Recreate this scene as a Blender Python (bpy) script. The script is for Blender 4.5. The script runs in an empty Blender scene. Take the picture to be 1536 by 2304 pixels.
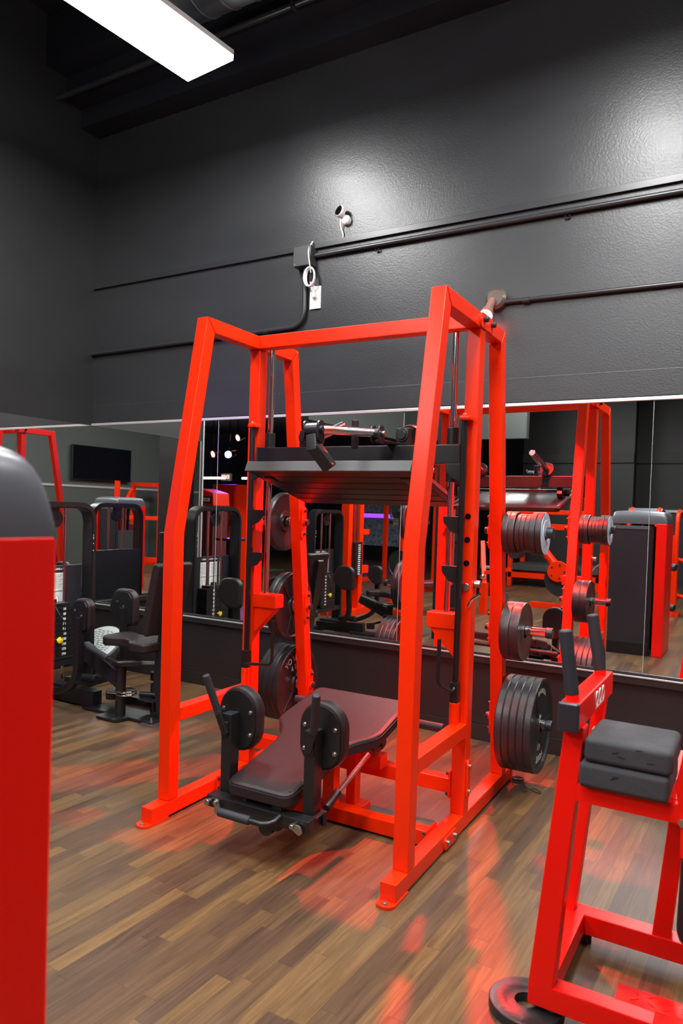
import bpy, bmesh, math, random
from mathutils import Vector, Matrix
C = bpy.context.scene.collection
PI = math.pi
random.seed(7)

# ------------------------------------------------------------------ camera, world, exposure
FOCAL, CX, CY = 1630.45, 744.37, 1187.5
YAW, PITCH, ROLL, CAM_H = 0.5377, -0.0261, 0.0315, 1.3405
fw = Vector((-math.sin(YAW)*math.cos(PITCH), math.cos(YAW)*math.cos(PITCH), math.sin(PITCH)))
rt = Vector((math.cos(YAW), math.sin(YAW), 0)); up = rt.cross(fw)
r2 = math.cos(ROLL)*rt + math.sin(ROLL)*up
u2 = -math.sin(ROLL)*rt + math.cos(ROLL)*up
cam = bpy.data.cameras.new('camera')
cam.sensor_fit = 'HORIZONTAL'; cam.sensor_width = 24.0; cam.lens = FOCAL/1536*24
cam.shift_x = (768-CX)/1536; cam.shift_y = (CY-1152)/1536
cam.clip_start = 0.02
cam.dof.use_dof = True; cam.dof.focus_distance = 3.6; cam.dof.aperture_fstop = 4.0
camo = bpy.data.objects.new('camera', cam); C.objects.link(camo)
m3 = Matrix((r2, u2, -fw)).transposed().to_4x4(); m3.translation = Vector((0, 0, CAM_H))
camo.matrix_world = m3
S = bpy.context.scene
S.camera = camo
S.view_settings.view_transform = 'Standard'; S.view_settings.look = 'None'
S.view_settings.gamma = 1; S.view_settings.use_curve_mapping = False
S.view_settings.exposure = 0.83
S.cycles.use_denoising = True
S.cycles.max_bounces = 10; S.cycles.glossy_bounces = 6; S.cycles.diffuse_bounces = 3
S.cycles.caustics_reflective = True; S.cycles.blur_glossy = 0.5
S.cycles.sample_clamp_indirect = 6
w = bpy.data.worlds.new('world'); S.world = w; w.use_nodes = True
w.node_tree.nodes['Background'].inputs[0].default_value = (0.8, 0.86, 1, 1)
w.node_tree.nodes['Background'].inputs[1].default_value = 0.02
PANEL_W = 34.0      # emission of the ceiling panels
RED_W = 470.0        # red spot lamp

W, L = 4.136, -4.786          # back wall y, left wall x
RIGHT, REAR = 2.3, -6.6
MX, MY, PHI = -2.1866, 2.1882, 0.0199
D, T, V0 = 1.1694, 0.0612, 0.0637
H = 2.1702
cph, sph = math.cos(PHI), math.sin(PHI)
def fM(u, v, z=0): return Vector((MX+cph*u-sph*v, MY+sph*u+cph*v, z))

# ------------------------------------------------------------------ materials
MATS = {}
def nodes_of(name):
    m = bpy.data.materials.new(name); m.use_nodes = True
    n = m.node_tree.nodes; return m, n, m.node_tree.links, n['Principled BSDF']
def mat(name, col, rough=0.5, metal=0.0, spec=0.5, bump=0.0, bscale=400, var=0.0, vscale=6, coat=0, emit=None, estr=0):
    m, n, l, p = nodes_of(name)
    p.inputs['Base Color'].default_value = (*col, 1); p.inputs['Roughness'].default_value = rough
    p.inputs['Metallic'].default_value = metal; p.inputs['Specular IOR Level'].default_value = spec
    if coat: p.inputs['Coat Weight'].default_value = coat; p.inputs['Coat Roughness'].default_value = 0.15
    tc = n.new('ShaderNodeTexCoord')
    if bump:
        t = n.new('ShaderNodeTexNoise'); t.inputs['Scale'].default_value = bscale; t.inputs['Detail'].default_value = 3
        b = n.new('ShaderNodeBump'); b.inputs['Strength'].default_value = bump; b.inputs['Distance'].default_value = 0.002
        l.new(tc.outputs['Object'], t.inputs['Vector']); l.new(t.outputs['Fac'], b.inputs['Height']); l.new(b.outputs['Normal'], p.inputs['Normal'])
    if var:
        t = n.new('ShaderNodeTexNoise'); t.inputs['Scale'].default_value = vscale; t.inputs['Detail'].default_value = 5
        r = n.new('ShaderNodeValToRGB'); r.color_ramp.elements[0].position = 0.3; r.color_ramp.elements[1].position = 0.75
        r.color_ramp.elements[0].color = (*[c*(1-var) for c in col], 1); r.color_ramp.elements[1].color = (*[min(1, c*(1+var)) for c in col], 1)
        l.new(tc.outputs['Object'], t.inputs['Vector']); l.new(t.outputs['Fac'], r.inputs['Fac']); l.new(r.outputs['Color'], p.inputs['Base Color'])
    if emit: p.inputs['Emission Color'].default_value = (*emit, 1); p.inputs['Emission Strength'].default_value = estr
    MATS[name] = m; return m
RED = mat('red_powder_coat', (0.82, 0.024, 0.0), 0.30, bump=0.12, bscale=260, spec=0.34)
RED2 = mat('deep_red_paint', (0.80, 0.006, 0.002), 0.32, bump=0.08, bscale=260, spec=0.28)
BLK = mat('black_powder_coat', (0.009, 0.009, 0.010), 0.34, bump=0.06, bscale=300)
DARK = mat('charcoal_plastic', (0.020, 0.021, 0.027), 0.34, bump=0.03, bscale=500)
CAP = mat('slate_cap_plastic', (0.085, 0.09, 0.105), 0.33, spec=0.6)
VINYL = mat('black_vinyl', (0.018, 0.011, 0.012), 0.45, spec=0.34, bump=0.3, bscale=260)
VINR = mat('burgundy_vinyl', (0.10, 0.008, 0.014), 0.45, bump=0.2, bscale=260)
RUB = mat('rubber_grip', (0.016, 0.018, 0.024), 0.55, bump=0.15, bscale=700)
FOAM = mat('worn_foam', (0.032, 0.032, 0.036), 0.8, bump=0.6, bscale=60, var=0.35, vscale=9)
CHR = mat('chrome', (0.75, 0.75, 0.77), 0.12, metal=1)
STEEL = mat('brushed_steel', (0.45, 0.44, 0.43), 0.32, metal=1)
IRON = mat('cast_iron_plate', (0.017, 0.018, 0.020), 0.36, bump=0.4, bscale=90, var=0.35, vscale=14)
IRONG = mat('reflection_grey_face', (0.50, 0.58, 0.68), 0.28, metal=0.1, var=0.25, vscale=12)  # bright reflection on the outermost plate's face, put into the base colour
LETTER = mat('worn_cream_paint', (0.45, 0.44, 0.41), 0.6)
WHITE = mat('white_plastic', (0.78, 0.78, 0.78), 0.4)
PAPER = mat('white_label_paper', (0.75, 0.77, 0.72), 0.6)
YEL = mat('yellow_plastic', (0.85, 0.62, 0.02), 0.4)
GREENP = mat('lime_plastic', (0.35, 0.8, 0.05), 0.4)
GREY = mat('grey_step_plastic', (0.34, 0.38, 0.36), 0.5)
GREYD = mat('dark_step_plastic', (0.04, 0.045, 0.045), 0.5)
GALV = mat('galvanized_steel', (0.42, 0.46, 0.50), 0.34, metal=0.85, var=0.35, vscale=5)
BRONZE = mat('bronze_fixture', (0.10, 0.075, 0.06), 0.35, metal=0.4)
PIPEB = mat('black_painted_pipe', (0.022, 0.023, 0.025), 0.33)
ALU = mat('aluminium_channel', (0.72, 0.70, 0.70), 0.3, metal=0.6)
EDGE = mat('mirror_edge_glass', (0.55, 0.62, 0.58), 0.2, metal=0.3)
SCREEN = mat('tv_screen', (0.004, 0.004, 0.006), 0.12)
GREYW = mat('grey_green_paint', (0.055, 0.064, 0.058), 0.6)
BLUEW = mat('blue_grey_paint', (0.055, 0.065, 0.10), 0.6)
TURF = mat('green_turf', (0.05, 0.16, 0.03), 0.9, bump=0.6, bscale=200, var=0.4, vscale=30)
GLASSB = mat('blue_window_glass', (0.02, 0.04, 0.10), 0.1, emit=(0.25, 0.4, 0.9), estr=0.15)
MIR, n_, l_, p_ = nodes_of('mirror_silver')
p_.inputs['Base Color'].default_value = (0.86, 0.88, 0.87, 1); p_.inputs['Metallic'].default_value = 1; p_.inputs['Roughness'].default_value = 0.0
PANEL = mat('lit_diffuser', (0.9, 0.9, 0.9), 0.5, emit=(1.0, 0.99, 0.985), estr=PANEL_W)
PANELS = mat('lit_diffuser_strip', (0.9, 0.9, 0.9), 0.5, emit=(1.0, 0.95, 0.9), estr=6)
REDL = mat('red_lamp_lens', (0.9, 0.1, 0.1), 0.3, emit=(1.0, 0.16, 0.13), estr=13)
PURL = mat('purple_lamp_lens', (0.3, 0.1, 0.9), 0.3, emit=(0.35, 0.08, 1.0), estr=14)
PURS = mat('purple_strip', (0.2, 0.05, 0.6), 0.3, emit=(0.25, 0.05, 0.9), estr=1.2)
EXITM = mat('exit_sign_face', (0.9, 0.3, 0.25), 0.4, emit=(1.0, 0.35, 0.3), estr=1.6)

def wall_mat(name, col, rough, streak=0.25):
    m, n, l, p = nodes_of(name)
    tc = n.new('ShaderNodeTexCoord'); mp = n.new('ShaderNodeMapping')
    mp.inputs['Scale'].default_value = (0.7, 0.7, 2.2)
    t = n.new('ShaderNodeTexNoise'); t.inputs['Scale'].default_value = 2.2; t.inputs['Detail'].default_value = 7
    r = n.new('ShaderNodeValToRGB')
    r.color_ramp.elements[0].color = (*[c*(1-streak) for c in col], 1); r.color_ramp.elements[1].color = (*[c*(1+streak) for c in col], 1)
    t2 = n.new('ShaderNodeTexNoise'); t2.inputs['Scale'].default_value = 90; t2.inputs['Detail'].default_value = 4
    b = n.new('ShaderNodeBump'); b.inputs['Strength'].default_value = 0.25; b.inputs['Distance'].default_value = 0.004
    rr = n.new('ShaderNodeMapRange'); rr.inputs[3].default_value = rough-0.05; rr.inputs[4].default_value = rough+0.06
    l.new(tc.outputs['Object'], mp.inputs['Vector']); l.new(mp.outputs[0], t.inputs['Vector']); l.new(t.outputs['Fac'], r.inputs['Fac'])
    l.new(r.outputs['Color'], p.inputs['Base Color']); l.new(tc.outputs['Object'], t2.inputs['Vector'])
    l.new(t2.outputs['Fac'], b.inputs['Height']); l.new(b.outputs['Normal'], p.inputs['Normal'])
    l.new(t.outputs['Fac'], rr.inputs[0]); l.new(rr.outputs[0], p.inputs['Roughness'])
    return m
def scuff(m):
    n, l = m.node_tree.nodes, m.node_tree.links; p = n['Principled BSDF']
    tc = n.new('ShaderNodeTexCoord'); mp = n.new('ShaderNodeMapping'); mp.inputs['Scale'].default_value = (2.2, 1, 11); mp.inputs['Rotation'].default_value = (0, 0.16, 0)
    t = n.new('ShaderNodeTexNoise'); t.inputs['Scale'].default_value = 1.6; t.inputs['Detail'].default_value = 9; t.inputs['Roughness'].default_value = 0.7
    r = n.new('ShaderNodeMapRange'); r.inputs[1].default_value = 0.68; r.inputs[2].default_value = 0.76; r.inputs[4].default_value = 0.5
    mx = n.new('ShaderNodeMix'); mx.data_type = 'RGBA'
    src = p.inputs['Base Color'].links[0].from_socket
    l.new(tc.outputs['Object'], mp.inputs[0]); l.new(mp.outputs[0], t.inputs['Vector']); l.new(t.outputs['Fac'], r.inputs[0]); l.new(r.outputs[0], mx.inputs[0])
    l.new(src, mx.inputs[6]); mx.inputs[7].default_value = (0.075, 0.075, 0.078, 1); l.new(mx.outputs[2], p.inputs['Base Color'])
WALLM = wall_mat('black_satin_wall_paint', (0.023, 0.0245, 0.0265), 0.35)
scuff(WALLM)
WALLL = wall_mat('black_flat_wall_paint', (0.013, 0.0135, 0.014), 0.48)
LOWM = wall_mat('dark_brown_dado_paint', (0.016, 0.012, 0.012), 0.4)
CEILM = wall_mat('black_ceiling_paint', (0.007, 0.0075, 0.013), 0.55)

def floor_mat():
    m, n, l, p = nodes_of('walnut_strip_flooring')
    def math_(op, a, b=None, c=None):
        x = n.new('ShaderNodeMath'); x.operation = op
        for i, v in enumerate((a, b, c)):
            if v is None: continue
            if hasattr(v, 'name') or isinstance(v, bpy.types.NodeSocket): l.new(v, x.inputs[i])
            else: x.inputs[i].default_value = v
        return x.outputs[0]
    tc = n.new('ShaderNodeTexCoord'); sp = n.new('ShaderNodeSeparateXYZ'); l.new(tc.outputs['Object'], sp.inputs[0])
    a = 0.03
    x = math_('ADD', math_('MULTIPLY', sp.outputs[0], math.cos(a)), math_('MULTIPLY', sp.outputs[1], -math.sin(a)))
    y = math_('ADD', math_('MULTIPLY', sp.outputs[0], math.sin(a)), math_('MULTIPLY', sp.outputs[1], math.cos(a)))
    xs = math_('DIVIDE', x, 0.0535); ix = math_('FLOOR', xs); fx = math_('FRACT', xs)
    wn = n.new('ShaderNodeTexWhiteNoise'); wn.noise_dimensions = '1D'; l.new(ix, wn.inputs['W'])
    ys = math_('ADD', math_('DIVIDE', y, 0.52), math_('MULTIPLY', wn.outputs[0], 17.3)); iy = math_('FLOOR', ys); fy = math_('FRACT', ys)
    cb = n.new('ShaderNodeCombineXYZ'); l.new(ix, cb.inputs[0]); l.new(iy, cb.inputs[1])
    w2 = n.new('ShaderNodeTexWhiteNoise'); w2.noise_dimensions = '2D'; l.new(cb.outputs[0], w2.inputs['Vector'])
    ramp = n.new('ShaderNodeValToRGB'); e = ramp.color_ramp.elements
    e[0].color = (0.068, 0.037, 0.021, 1); e[1].color = (0.150, 0.082, 0.031, 1)
    for pos, c in ((0.25, (0.083, 0.045, 0.024, 1)), (0.5, (0.101, 0.056, 0.026, 1)), (0.75, (0.122, 0.069, 0.028, 1))):
        q = e.new(pos); q.color = c
    l.new(w2.outputs[0], ramp.inputs[0])
    # wood grain, different in every strip
    g = n.new('ShaderNodeCombineXYZ')
    l.new(math_('MULTIPLY', x, 62), g.inputs[0]); l.new(math_('MULTIPLY', y, 3.2), g.inputs[1]); l.new(math_('MULTIPLY', w2.outputs[0], 40), g.inputs[2])
    nt = n.new('ShaderNodeTexNoise'); nt.inputs['Scale'].default_value = 1.0; nt.inputs['Detail'].default_value = 6; nt.inputs['Distortion'].default_value = 0.9
    l.new(g.outputs[0], nt.inputs['Vector'])
    g2 = n.new('ShaderNodeCombineXYZ')
    l.new(math_('MULTIPLY', x, 300), g2.inputs[0]); l.new(math_('MULTIPLY', y, 9), g2.inputs[1]); l.new(math_('MULTIPLY', w2.outputs[0], 40), g2.inputs[2])
    nf = n.new('ShaderNodeTexNoise'); nf.inputs['Scale'].default_value = 1.0; nf.inputs['Detail'].default_value = 3
    l.new(g2.outputs[0], nf.inputs['Vector'])
    mr = n.new('ShaderNodeMapRange'); mr.inputs[1].default_value = 0.3; mr.inputs[2].default_value = 0.7; mr.inputs[3].default_value = 0.62; mr.inputs[4].default_value = 1.28
    l.new(nt.outputs['Fac'], mr.inputs[0])
    mr2 = n.new('ShaderNodeMapRange'); mr2.inputs[1].default_value = 0.3; mr2.inputs[2].default_value = 0.7; mr2.inputs[3].default_value = 0.84; mr2.inputs[4].default_value = 1.12
    l.new(nf.outputs['Fac'], mr2.inputs[0])
    k = math_('MULTIPLY', mr.outputs[0], mr2.outputs[0])
    # seams
    sx = math_('LESS_THAN', fx, 0.03); sy = math_('LESS_THAN', fy, 0.005); sm = math_('MAXIMUM', sx, sy)
    k = math_('MULTIPLY', k, math_('SUBTRACT', 1.0, math_('MULTIPLY', sm, 0.35)))
    # wear: pale dusty scuffs with their own outline
    wear = n.new('ShaderNodeTexNoise'); wear.inputs['Scale'].default_value = 1.1; wear.inputs['Detail'].default_value = 8
    l.new(tc.outputs['Object'], wear.inputs['Vector'])
    wr = n.new('ShaderNodeMapRange'); wr.inputs[1].default_value = 0.5; wr.inputs[2].default_value = 0.8; wr.inputs[3].default_value = 0; wr.inputs[4].default_value = 0.3
    l.new(wear.outputs['Fac'], wr.inputs[0])
    mx = n.new('ShaderNodeMix'); mx.data_type = 'RGBA'; mx.blend_type = 'MULTIPLY'; mx.inputs[0].default_value = 1
    kc = n.new('ShaderNodeCombineColor'); [l.new(k, kc.inputs[i]) for i in range(3)]
    l.new(ramp.outputs[0], mx.inputs[6]); l.new(kc.outputs[0], mx.inputs[7])
    mx2 = n.new('ShaderNodeMix'); mx2.data_type = 'RGBA'; l.new(wr.outputs[0], mx2.inputs[0])
    l.new(mx.outputs[2], mx2.inputs[6]); mx2.inputs[7].default_value = (0.16, 0.12, 0.075, 1)
    l.new(mx2.outputs[2], p.inputs['Base Color'])
    rr = n.new('ShaderNodeMapRange'); rr.inputs[3].default_value = 0.36; rr.inputs[4].default_value = 0.50; p.inputs['Specular IOR Level'].default_value = 0.32
    l.new(nt.outputs['Fac'], rr.inputs[0]); l.new(rr.outputs[0], p.inputs['Roughness'])
    b = n.new('ShaderNodeBump'); b.inputs['Strength'].default_value = 0.12; b.inputs['Distance'].default_value = 0.002
    l.new(k, b.inputs['Height']); l.new(b.outputs['Normal'], p.inputs['Normal'])
    return m
FLOORM = floor_mat()

# ------------------------------------------------------------------ mesh helpers
class MB:
    def __init__(s): s.bm = bmesh.new()
    def add(s, b, M=None):
        if M is not None: b.transform(M)
        me = bpy.data.meshes.new('t'); b.to_mesh(me); b.free(); s.bm.from_mesh(me); bpy.data.meshes.remove(me); return s
    def box(s, x0, x1, y0, y1, z0, z1, bev=0.004, seg=2):
        b = bmesh.new(); bmesh.ops.create_cube(b, size=1)
        b.transform(Matrix.Translation(((x0+x1)/2, (y0+y1)/2, (z0+z1)/2)) @ Matrix.Diagonal((abs(x1-x0), abs(y1-y0), abs(z1-z0), 1)))
        bv = min(bev, 0.45*min(abs(x1-x0), abs(y1-y0), abs(z1-z0)))
        if bev > 0: bmesh.ops.bevel(b, geom=b.edges[:], offset=bv, segments=seg, affect='EDGES', profile=0.5)
        return s.add(b)
    def bar(s, p0, p1, w, h, upv=(0, 0, 1), bev=0.004, seg=2):
        p0, p1 = Vector(p0), Vector(p1); d = (p1-p0); ln = d.length; d.normalize()
        x = d.cross(Vector(upv)).normalized(); z = x.cross(d)
        b = bmesh.new(); bmesh.ops.create_cube(b, size=1); b.transform(Matrix.Diagonal((w, ln, h, 1)))
        if bev > 0: bmesh.ops.bevel(b, geom=b.edges[:], offset=min(bev, 0.45*min(w, h, ln)), segments=seg, affect='EDGES', profile=0.5)
        M = Matrix((x, d, z)).transposed().to_4x4(); M.translation = (p0+p1)/2
        return s.add(b, M)
    def cyl(s, p0, p1, r, r2=None, n=24, bev=0.0):
        r2 = r if r2 is None else r2
        p0, p1 = Vector(p0), Vector(p1); d = p1-p0
        b = bmesh.new(); bmesh.ops.create_cone(b, cap_ends=True, segments=n, radius1=r, radius2=r2, depth=d.length)
        if bev:
            es = [e for e in b.edges if any(len(f.verts) > 4 for f in e.link_faces)]
            bmesh.ops.bevel(b, geom=es, offset=bev, segments=3, affect='EDGES', profile=0.5)
        M = d.to_track_quat('Z', 'Y').to_matrix().to_4x4(); M.translation = (p0+p1)/2
        return s.add(b, M)
    def ball(s, c, r, sc=(1, 1, 1), n=20):
        b = bmesh.new(); bmesh.ops.create_uvsphere(b, u_segments=n, v_segments=n//2, radius=r)
        return s.add(b, Matrix.Translation(c) @ Matrix.Diagonal((*sc, 1)))
    def prism(s, pts, axis, a0, a1, bev=0.004, seg=2):
        """outline in the plane normal to axis ('x': (y,z), 'y': (x,z), 'z': (x,y)), extruded a0..a1"""
        def P(p, a):
            return {'x': (a, p[0], p[1]), 'y': (p[0], a, p[1]), 'z': (p[0], p[1], a)}[axis]
        b = bmesh.new()
        v0 = [b.verts.new(P(p, a0)) for p in pts]; v1 = [b.verts.new(P(p, a1)) for p in pts]
        b.faces.new(v0); b.faces.new(v1[::-1]); n = len(pts)
        for i in range(n): b.faces.new((v0[i], v1[i], v1[(i+1) % n], v0[(i+1) % n]))
        bmesh.ops.recalc_face_normals(b, faces=b.faces[:])
        if bev > 0:
            es = [e for e in b.edges if len(e.link_faces) == 2 and e.calc_face_angle(0) > 0.5]
            bmesh.ops.bevel(b, geom=es, offset=bev, segments=seg, affect='EDGES', profile=0.5, clamp_overlap=True)
        return s.add(b)
    def tube(s, pts, r, n=12, closed=False, cap=True):
        pts = [Vector(p) for p in pts]; b = bmesh.new(); rings = []; N = len(pts); ref = None
        for i, p in enumerate(pts):
            if closed: t = pts[(i+1) % N]-pts[i-1]
            else: t = pts[min(i+1, N-1)]-pts[max(i-1, 0)]
            t.normalize()
            if ref is None: ref = t.orthogonal().normalized()
            ref = (ref-t*ref.dot(t)).normalized(); q = t.cross(ref)
            rings.append([b.verts.new(p+r*(math.cos(2*PI*k/n)*ref+math.sin(2*PI*k/n)*q)) for k in range(n)])
        for i in range(N if closed else N-1):
            A, B = rings[i], rings[(i+1) % N]
            for k in range(n): b.faces.new((A[k], A[(k+1) % n], B[(k+1) % n], B[k]))
        if cap and not closed: b.faces.new(rings[0][::-1]); b.faces.new(rings[-1])
        bmesh.ops.recalc_face_normals(b, faces=b.faces[:])
        return s.add(b)
    def lathe(s, prof, M=None, n=48):
        """prof: (radius, height) pairs around Z, closed onto the axis where radius is 0"""
        b = bmesh.new(); rings = []
        for r, h in prof:
            if r < 1e-6: rings.append([b.verts.new((0, 0, h))])
            else: rings.append([b.verts.new((r*math.cos(2*PI*k/n), r*math.sin(2*PI*k/n), h)) for k in range(n)])
        for A, B in zip(rings, rings[1:]):
            for k in range(n):
                if len(A) == 1 and len(B) == 1: break
                if len(A) == 1: b.faces.new((A[0], B[k], B[(k+1) % n]))
                elif len(B) == 1: b.faces.new((A[k], B[0], A[(k+1) % n]))
                else: b.faces.new((A[k], B[k], B[(k+1) % n], A[(k+1) % n]))
        bmesh.ops.recalc_face_normals(b, faces=b.faces[:])
        return s.add(b, M)
def bend(pts, rad=0.03, k=6):
    """round the inner corners of a polyline"""
    pts = [Vector(p) for p in pts]; out = [pts[0]]
    for a, b, c in zip(pts, pts[1:], pts[2:]):
        d1 = (a-b); d2 = (c-b); rr = min(rad, d1.length*0.45, d2.length*0.45)
        p, q = b+d1.normalized()*rr, b+d2.normalized()*rr
        for i in range(k+1):
            t = i/k; out.append((1-t)**2*p+2*t*(1-t)*b+t*t*q)
    out.append(pts[-1]); return out
def rrect(cx, cy, hw, hh, r, k=6):
    r = min(r, hw, hh); o = []
    for sx, sy, a0 in ((1, 1, 0), (-1, 1, 90), (-1, -1, 180), (1, -1, 270)):
        for i in range(k+1):
            a = math.radians(a0+90*i/k); o.append((cx+sx*(hw-r)+r*math.cos(a), cy+sy*(hh-r)+r*math.sin(a)))
    q = []
    for p in o:
        if not q or (abs(p[0]-q[-1][0])+abs(p[1]-q[-1][1])) > 1e-5: q.append(p)
    if abs(q[0][0]-q[-1][0])+abs(q[0][1]-q[-1][1]) < 1e-5: q.pop()
    return q
def smooth_poly(pts, r, k=5):
    n = len(pts); out = []
    for i in range(n):
        a, b, c = Vector(pts[i-1]), Vector(pts[i]), Vector(pts[(i+1) % n])
        d1, d2 = a-b, c-b; rr = min(r, d1.length*0.45, d2.length*0.45); p, q = b+d1.normalized()*rr, b+d2.normalized()*rr
        for j in range(k+1):
            t = j/k; v = (1-t)**2*p+2*t*(1-t)*b+t*t*q; out.append((v.x, v.y))
    return out
def finish(me, ang=35):
    for p in me.polygons: p.use_smooth = True
    me.set_sharp_from_angle(angle=math.radians(ang))
def wn_(o):
    md = o.modifiers.new('weighted_normals', 'WEIGHTED_NORMAL'); md.keep_sharp = True; md.weight = 60; return o
NOSPLIT = {'tread', 'label_print', 'label_heading', 'stack_numbers', 'plate_lettering', 'plate_number', 'plate_small_lettering', 'header_lettering', 'sign_lettering', 'tread_plate', 'foam_cut', 'stack_marks', 'round_badge', 'cable_run', 'foot_platform', 'hoop_rivet', 'pin_hole'}
def clusters(bm):
    """faces grouped into pieces that touch each other"""
    bm.verts.ensure_lookup_table(); bm.faces.ensure_lookup_table()
    seen = [False]*len(bm.faces); isl = []
    for f in bm.faces:
        if seen[f.index]: continue
        st = [f]; seen[f.index] = True; grp = []
        while st:
            g = st.pop(); grp.append(g.index)
            for v in g.verts:
                for h in v.link_faces:
                    if not seen[h.index]: seen[h.index] = True; st.append(h)
        isl.append(grp)
    if len(isl) < 2 or len(isl) > 60: return None
    bb = []
    for grp in isl:
        co = [v.co for i in grp for v in bm.faces[i].verts]
        bb.append([min(c[k] for c in co)-0.0015 for k in range(3)]+[max(c[k] for c in co)+0.0015 for k in range(3)])
    par = list(range(len(isl)))
    def find(i):
        while par[i] != i: i = par[i]
        return i
    for i in range(len(isl)):
        for j in range(i):
            a, c = bb[i], bb[j]
            if all(a[k] <= c[k+3] and c[k] <= a[k+3] for k in range(3)): par[find(i)] = find(j)
    out = {}
    for i, grp in enumerate(isl): out.setdefault(find(i), []).extend(grp)
    return list(out.values()) if len(out) > 1 else None
def obj(name, mb, m, parent=None, M=None, label=None):
    if isinstance(mb, MB) and parent is not None and name not in NOSPLIT:
        cl_ = clusters(mb.bm)
        if cl_:
            first = None
            for grp in cl_:
                keep = set(grp); nb = MB(); nb.bm.free(); nb.bm = mb.bm.copy(); nb.bm.faces.ensure_lookup_table()
                bmesh.ops.delete(nb.bm, geom=[f for f in nb.bm.faces if f.index not in keep], context='FACES')
                o = obj(name, nb, m, parent, M, label) if True else None
                first = first or o
            mb.bm.free(); return first
    me = bpy.data.meshes.new(name)
    if isinstance(mb, MB): mb.bm.to_mesh(me); mb.bm.free()
    else: me = mb
    finish(me)
    me.materials.clear(); me.materials.append(m)
    o = bpy.data.objects.new(name, me); C.objects.link(o)
    if name not in NOSPLIT: wn_(o)
    if parent is not None: o.parent = parent
    if M is not None: o.matrix_local = M
    if label: o['label'] = label
    return o
def tag(o, label, cat, group=None, kind=None):
    o['label'] = label; o['category'] = cat
    if group: o['group'] = group
    if kind: o['kind'] = kind
    return o
def thing(name, label, cat, loc=(0, 0, 0), rz=0, group=None):
    o = bpy.data.objects.new(name, None); C.objects.link(o); o.empty_display_size = 0.1
    o.location = loc; o.rotation_euler = (0, 0, rz); return tag(o, label, cat, group)
def struct(name, mb, m, parent=None, label=None):
    o = obj(name, mb, m, parent)
    if parent is None: o['kind'] = 'structure'
    if label: o['label'] = label
    return o
def kids(o): return [c for c in bpy.data.objects if c.parent == o]
def dup(root, loc, rz, label, group=None):
    def rec(o, par):
        c = o.copy(); C.objects.link(c)
        if par is not None: c.parent = par; c.matrix_parent_inverse = o.matrix_parent_inverse.copy()
        for ch in kids(o): rec(ch, c)
        return c
    r = rec(root, None); r.location = loc; r.rotation_euler = (0, 0, rz); r['label'] = label
    if group: r['group'] = group
    return r
def text_mesh(s, size, depth=0.001, align='CENTER', bold=0.0):
    cu = bpy.data.curves.new('t', 'FONT'); cu.body = s; cu.size = size; cu.extrude = depth; cu.align_x = align; cu.align_y = 'CENTER'; cu.offset = bold
    o = bpy.data.objects.new('t', cu); C.objects.link(o)
    bpy.context.view_layer.update()
    me = bpy.data.meshes.new_from_object(o.evaluated_get(bpy.context.evaluated_depsgraph_get()))
    bpy.data.objects.remove(o); bpy.data.curves.remove(cu); return me
def text_mb(mb, s, size, M, depth=0.001, bold=0.0):
    me = text_mesh(s, size, depth, bold=bold); me.transform(M); mb.bm.from_mesh(me); bpy.data.meshes.remove(me)
def frame_M(o, x, y):
    x, y = Vector(x).normalized(), Vector(y).normalized(); z = x.cross(y)
    M = Matrix((x, y, z)).transposed().to_4x4(); M.translation = Vector(o); return M
def hexbolt(mb, p, d, r=0.009, h=0.008):
    p, d = Vector(p), Vector(d).normalized(); mb.cyl(p, p+d*0.002, r*1.25, n=20); mb.cyl(p+d*0.002, p+d*h, r, n=6, bev=0.0008)

# ------------------------------------------------------------------ room shell
CEIL = 5.0
struct('floor', MB().box(-13, RIGHT+0.12, REAR-6, W, -0.1, 0, 0), FLOORM)
struct('wall_back', MB().box(L-0.15, RIGHT+0.1, W, W+0.15, 0.0, CEIL, 0), WALLM)
struct('wall_left', MB().box(L-0.15, L, 2.76, W, 0.0, CEIL, 0), WALLL)
struct('wall_right', MB().box(RIGHT, RIGHT+0.12, REAR-6, W, 0, CEIL, 0), GREYW)
struct('wall_rear', MB().box(-13, RIGHT, REAR-6.12, REAR-6, 0, CEIL, 0), BLUEW)
struct('wall_far', MB().box(-13.12, -13, REAR-6, W, 0, CEIL, 0), BLUEW)
struct('ceiling', MB().box(-13, RIGHT+0.12, REAR-6, W, CEIL, CEIL+0.1, 0), CEILM)
# black partition behind the viewer, seen only in the mirror
struct('wall_partition', MB().box(-4.3, -2.17, REAR-0.2, REAR, 0, CEIL, 0), WALLL)
struct('wall_partition_side', MB().box(-2.3, RIGHT, REAR-1.4, REAR-1.2, 0, CEIL, 0), WALLL)
struct('trim_7', MB().box(-4.3, -2.17, REAR, REAR+0.05, 2.40, 2.56, 0.004), WALLL)
struct('trim_8', MB().box(-2.3, RIGHT, REAR-1.2, REAR-1.14, 2.47, 2.66, 0.004), WALLL)
# stepped soffit over the back wall
sof = MB().prism([(W, 4.30), (3.945, 4.30), (3.945, 4.44), (3.80, 4.44), (3.80, 4.62), (3.62, 4.62), (3.62, CEIL), (W, CEIL)], 'x', L, RIGHT, 0)
struct('trim_1', sof, CEILM, label='stepped black soffit along the top of the back wall')
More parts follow.
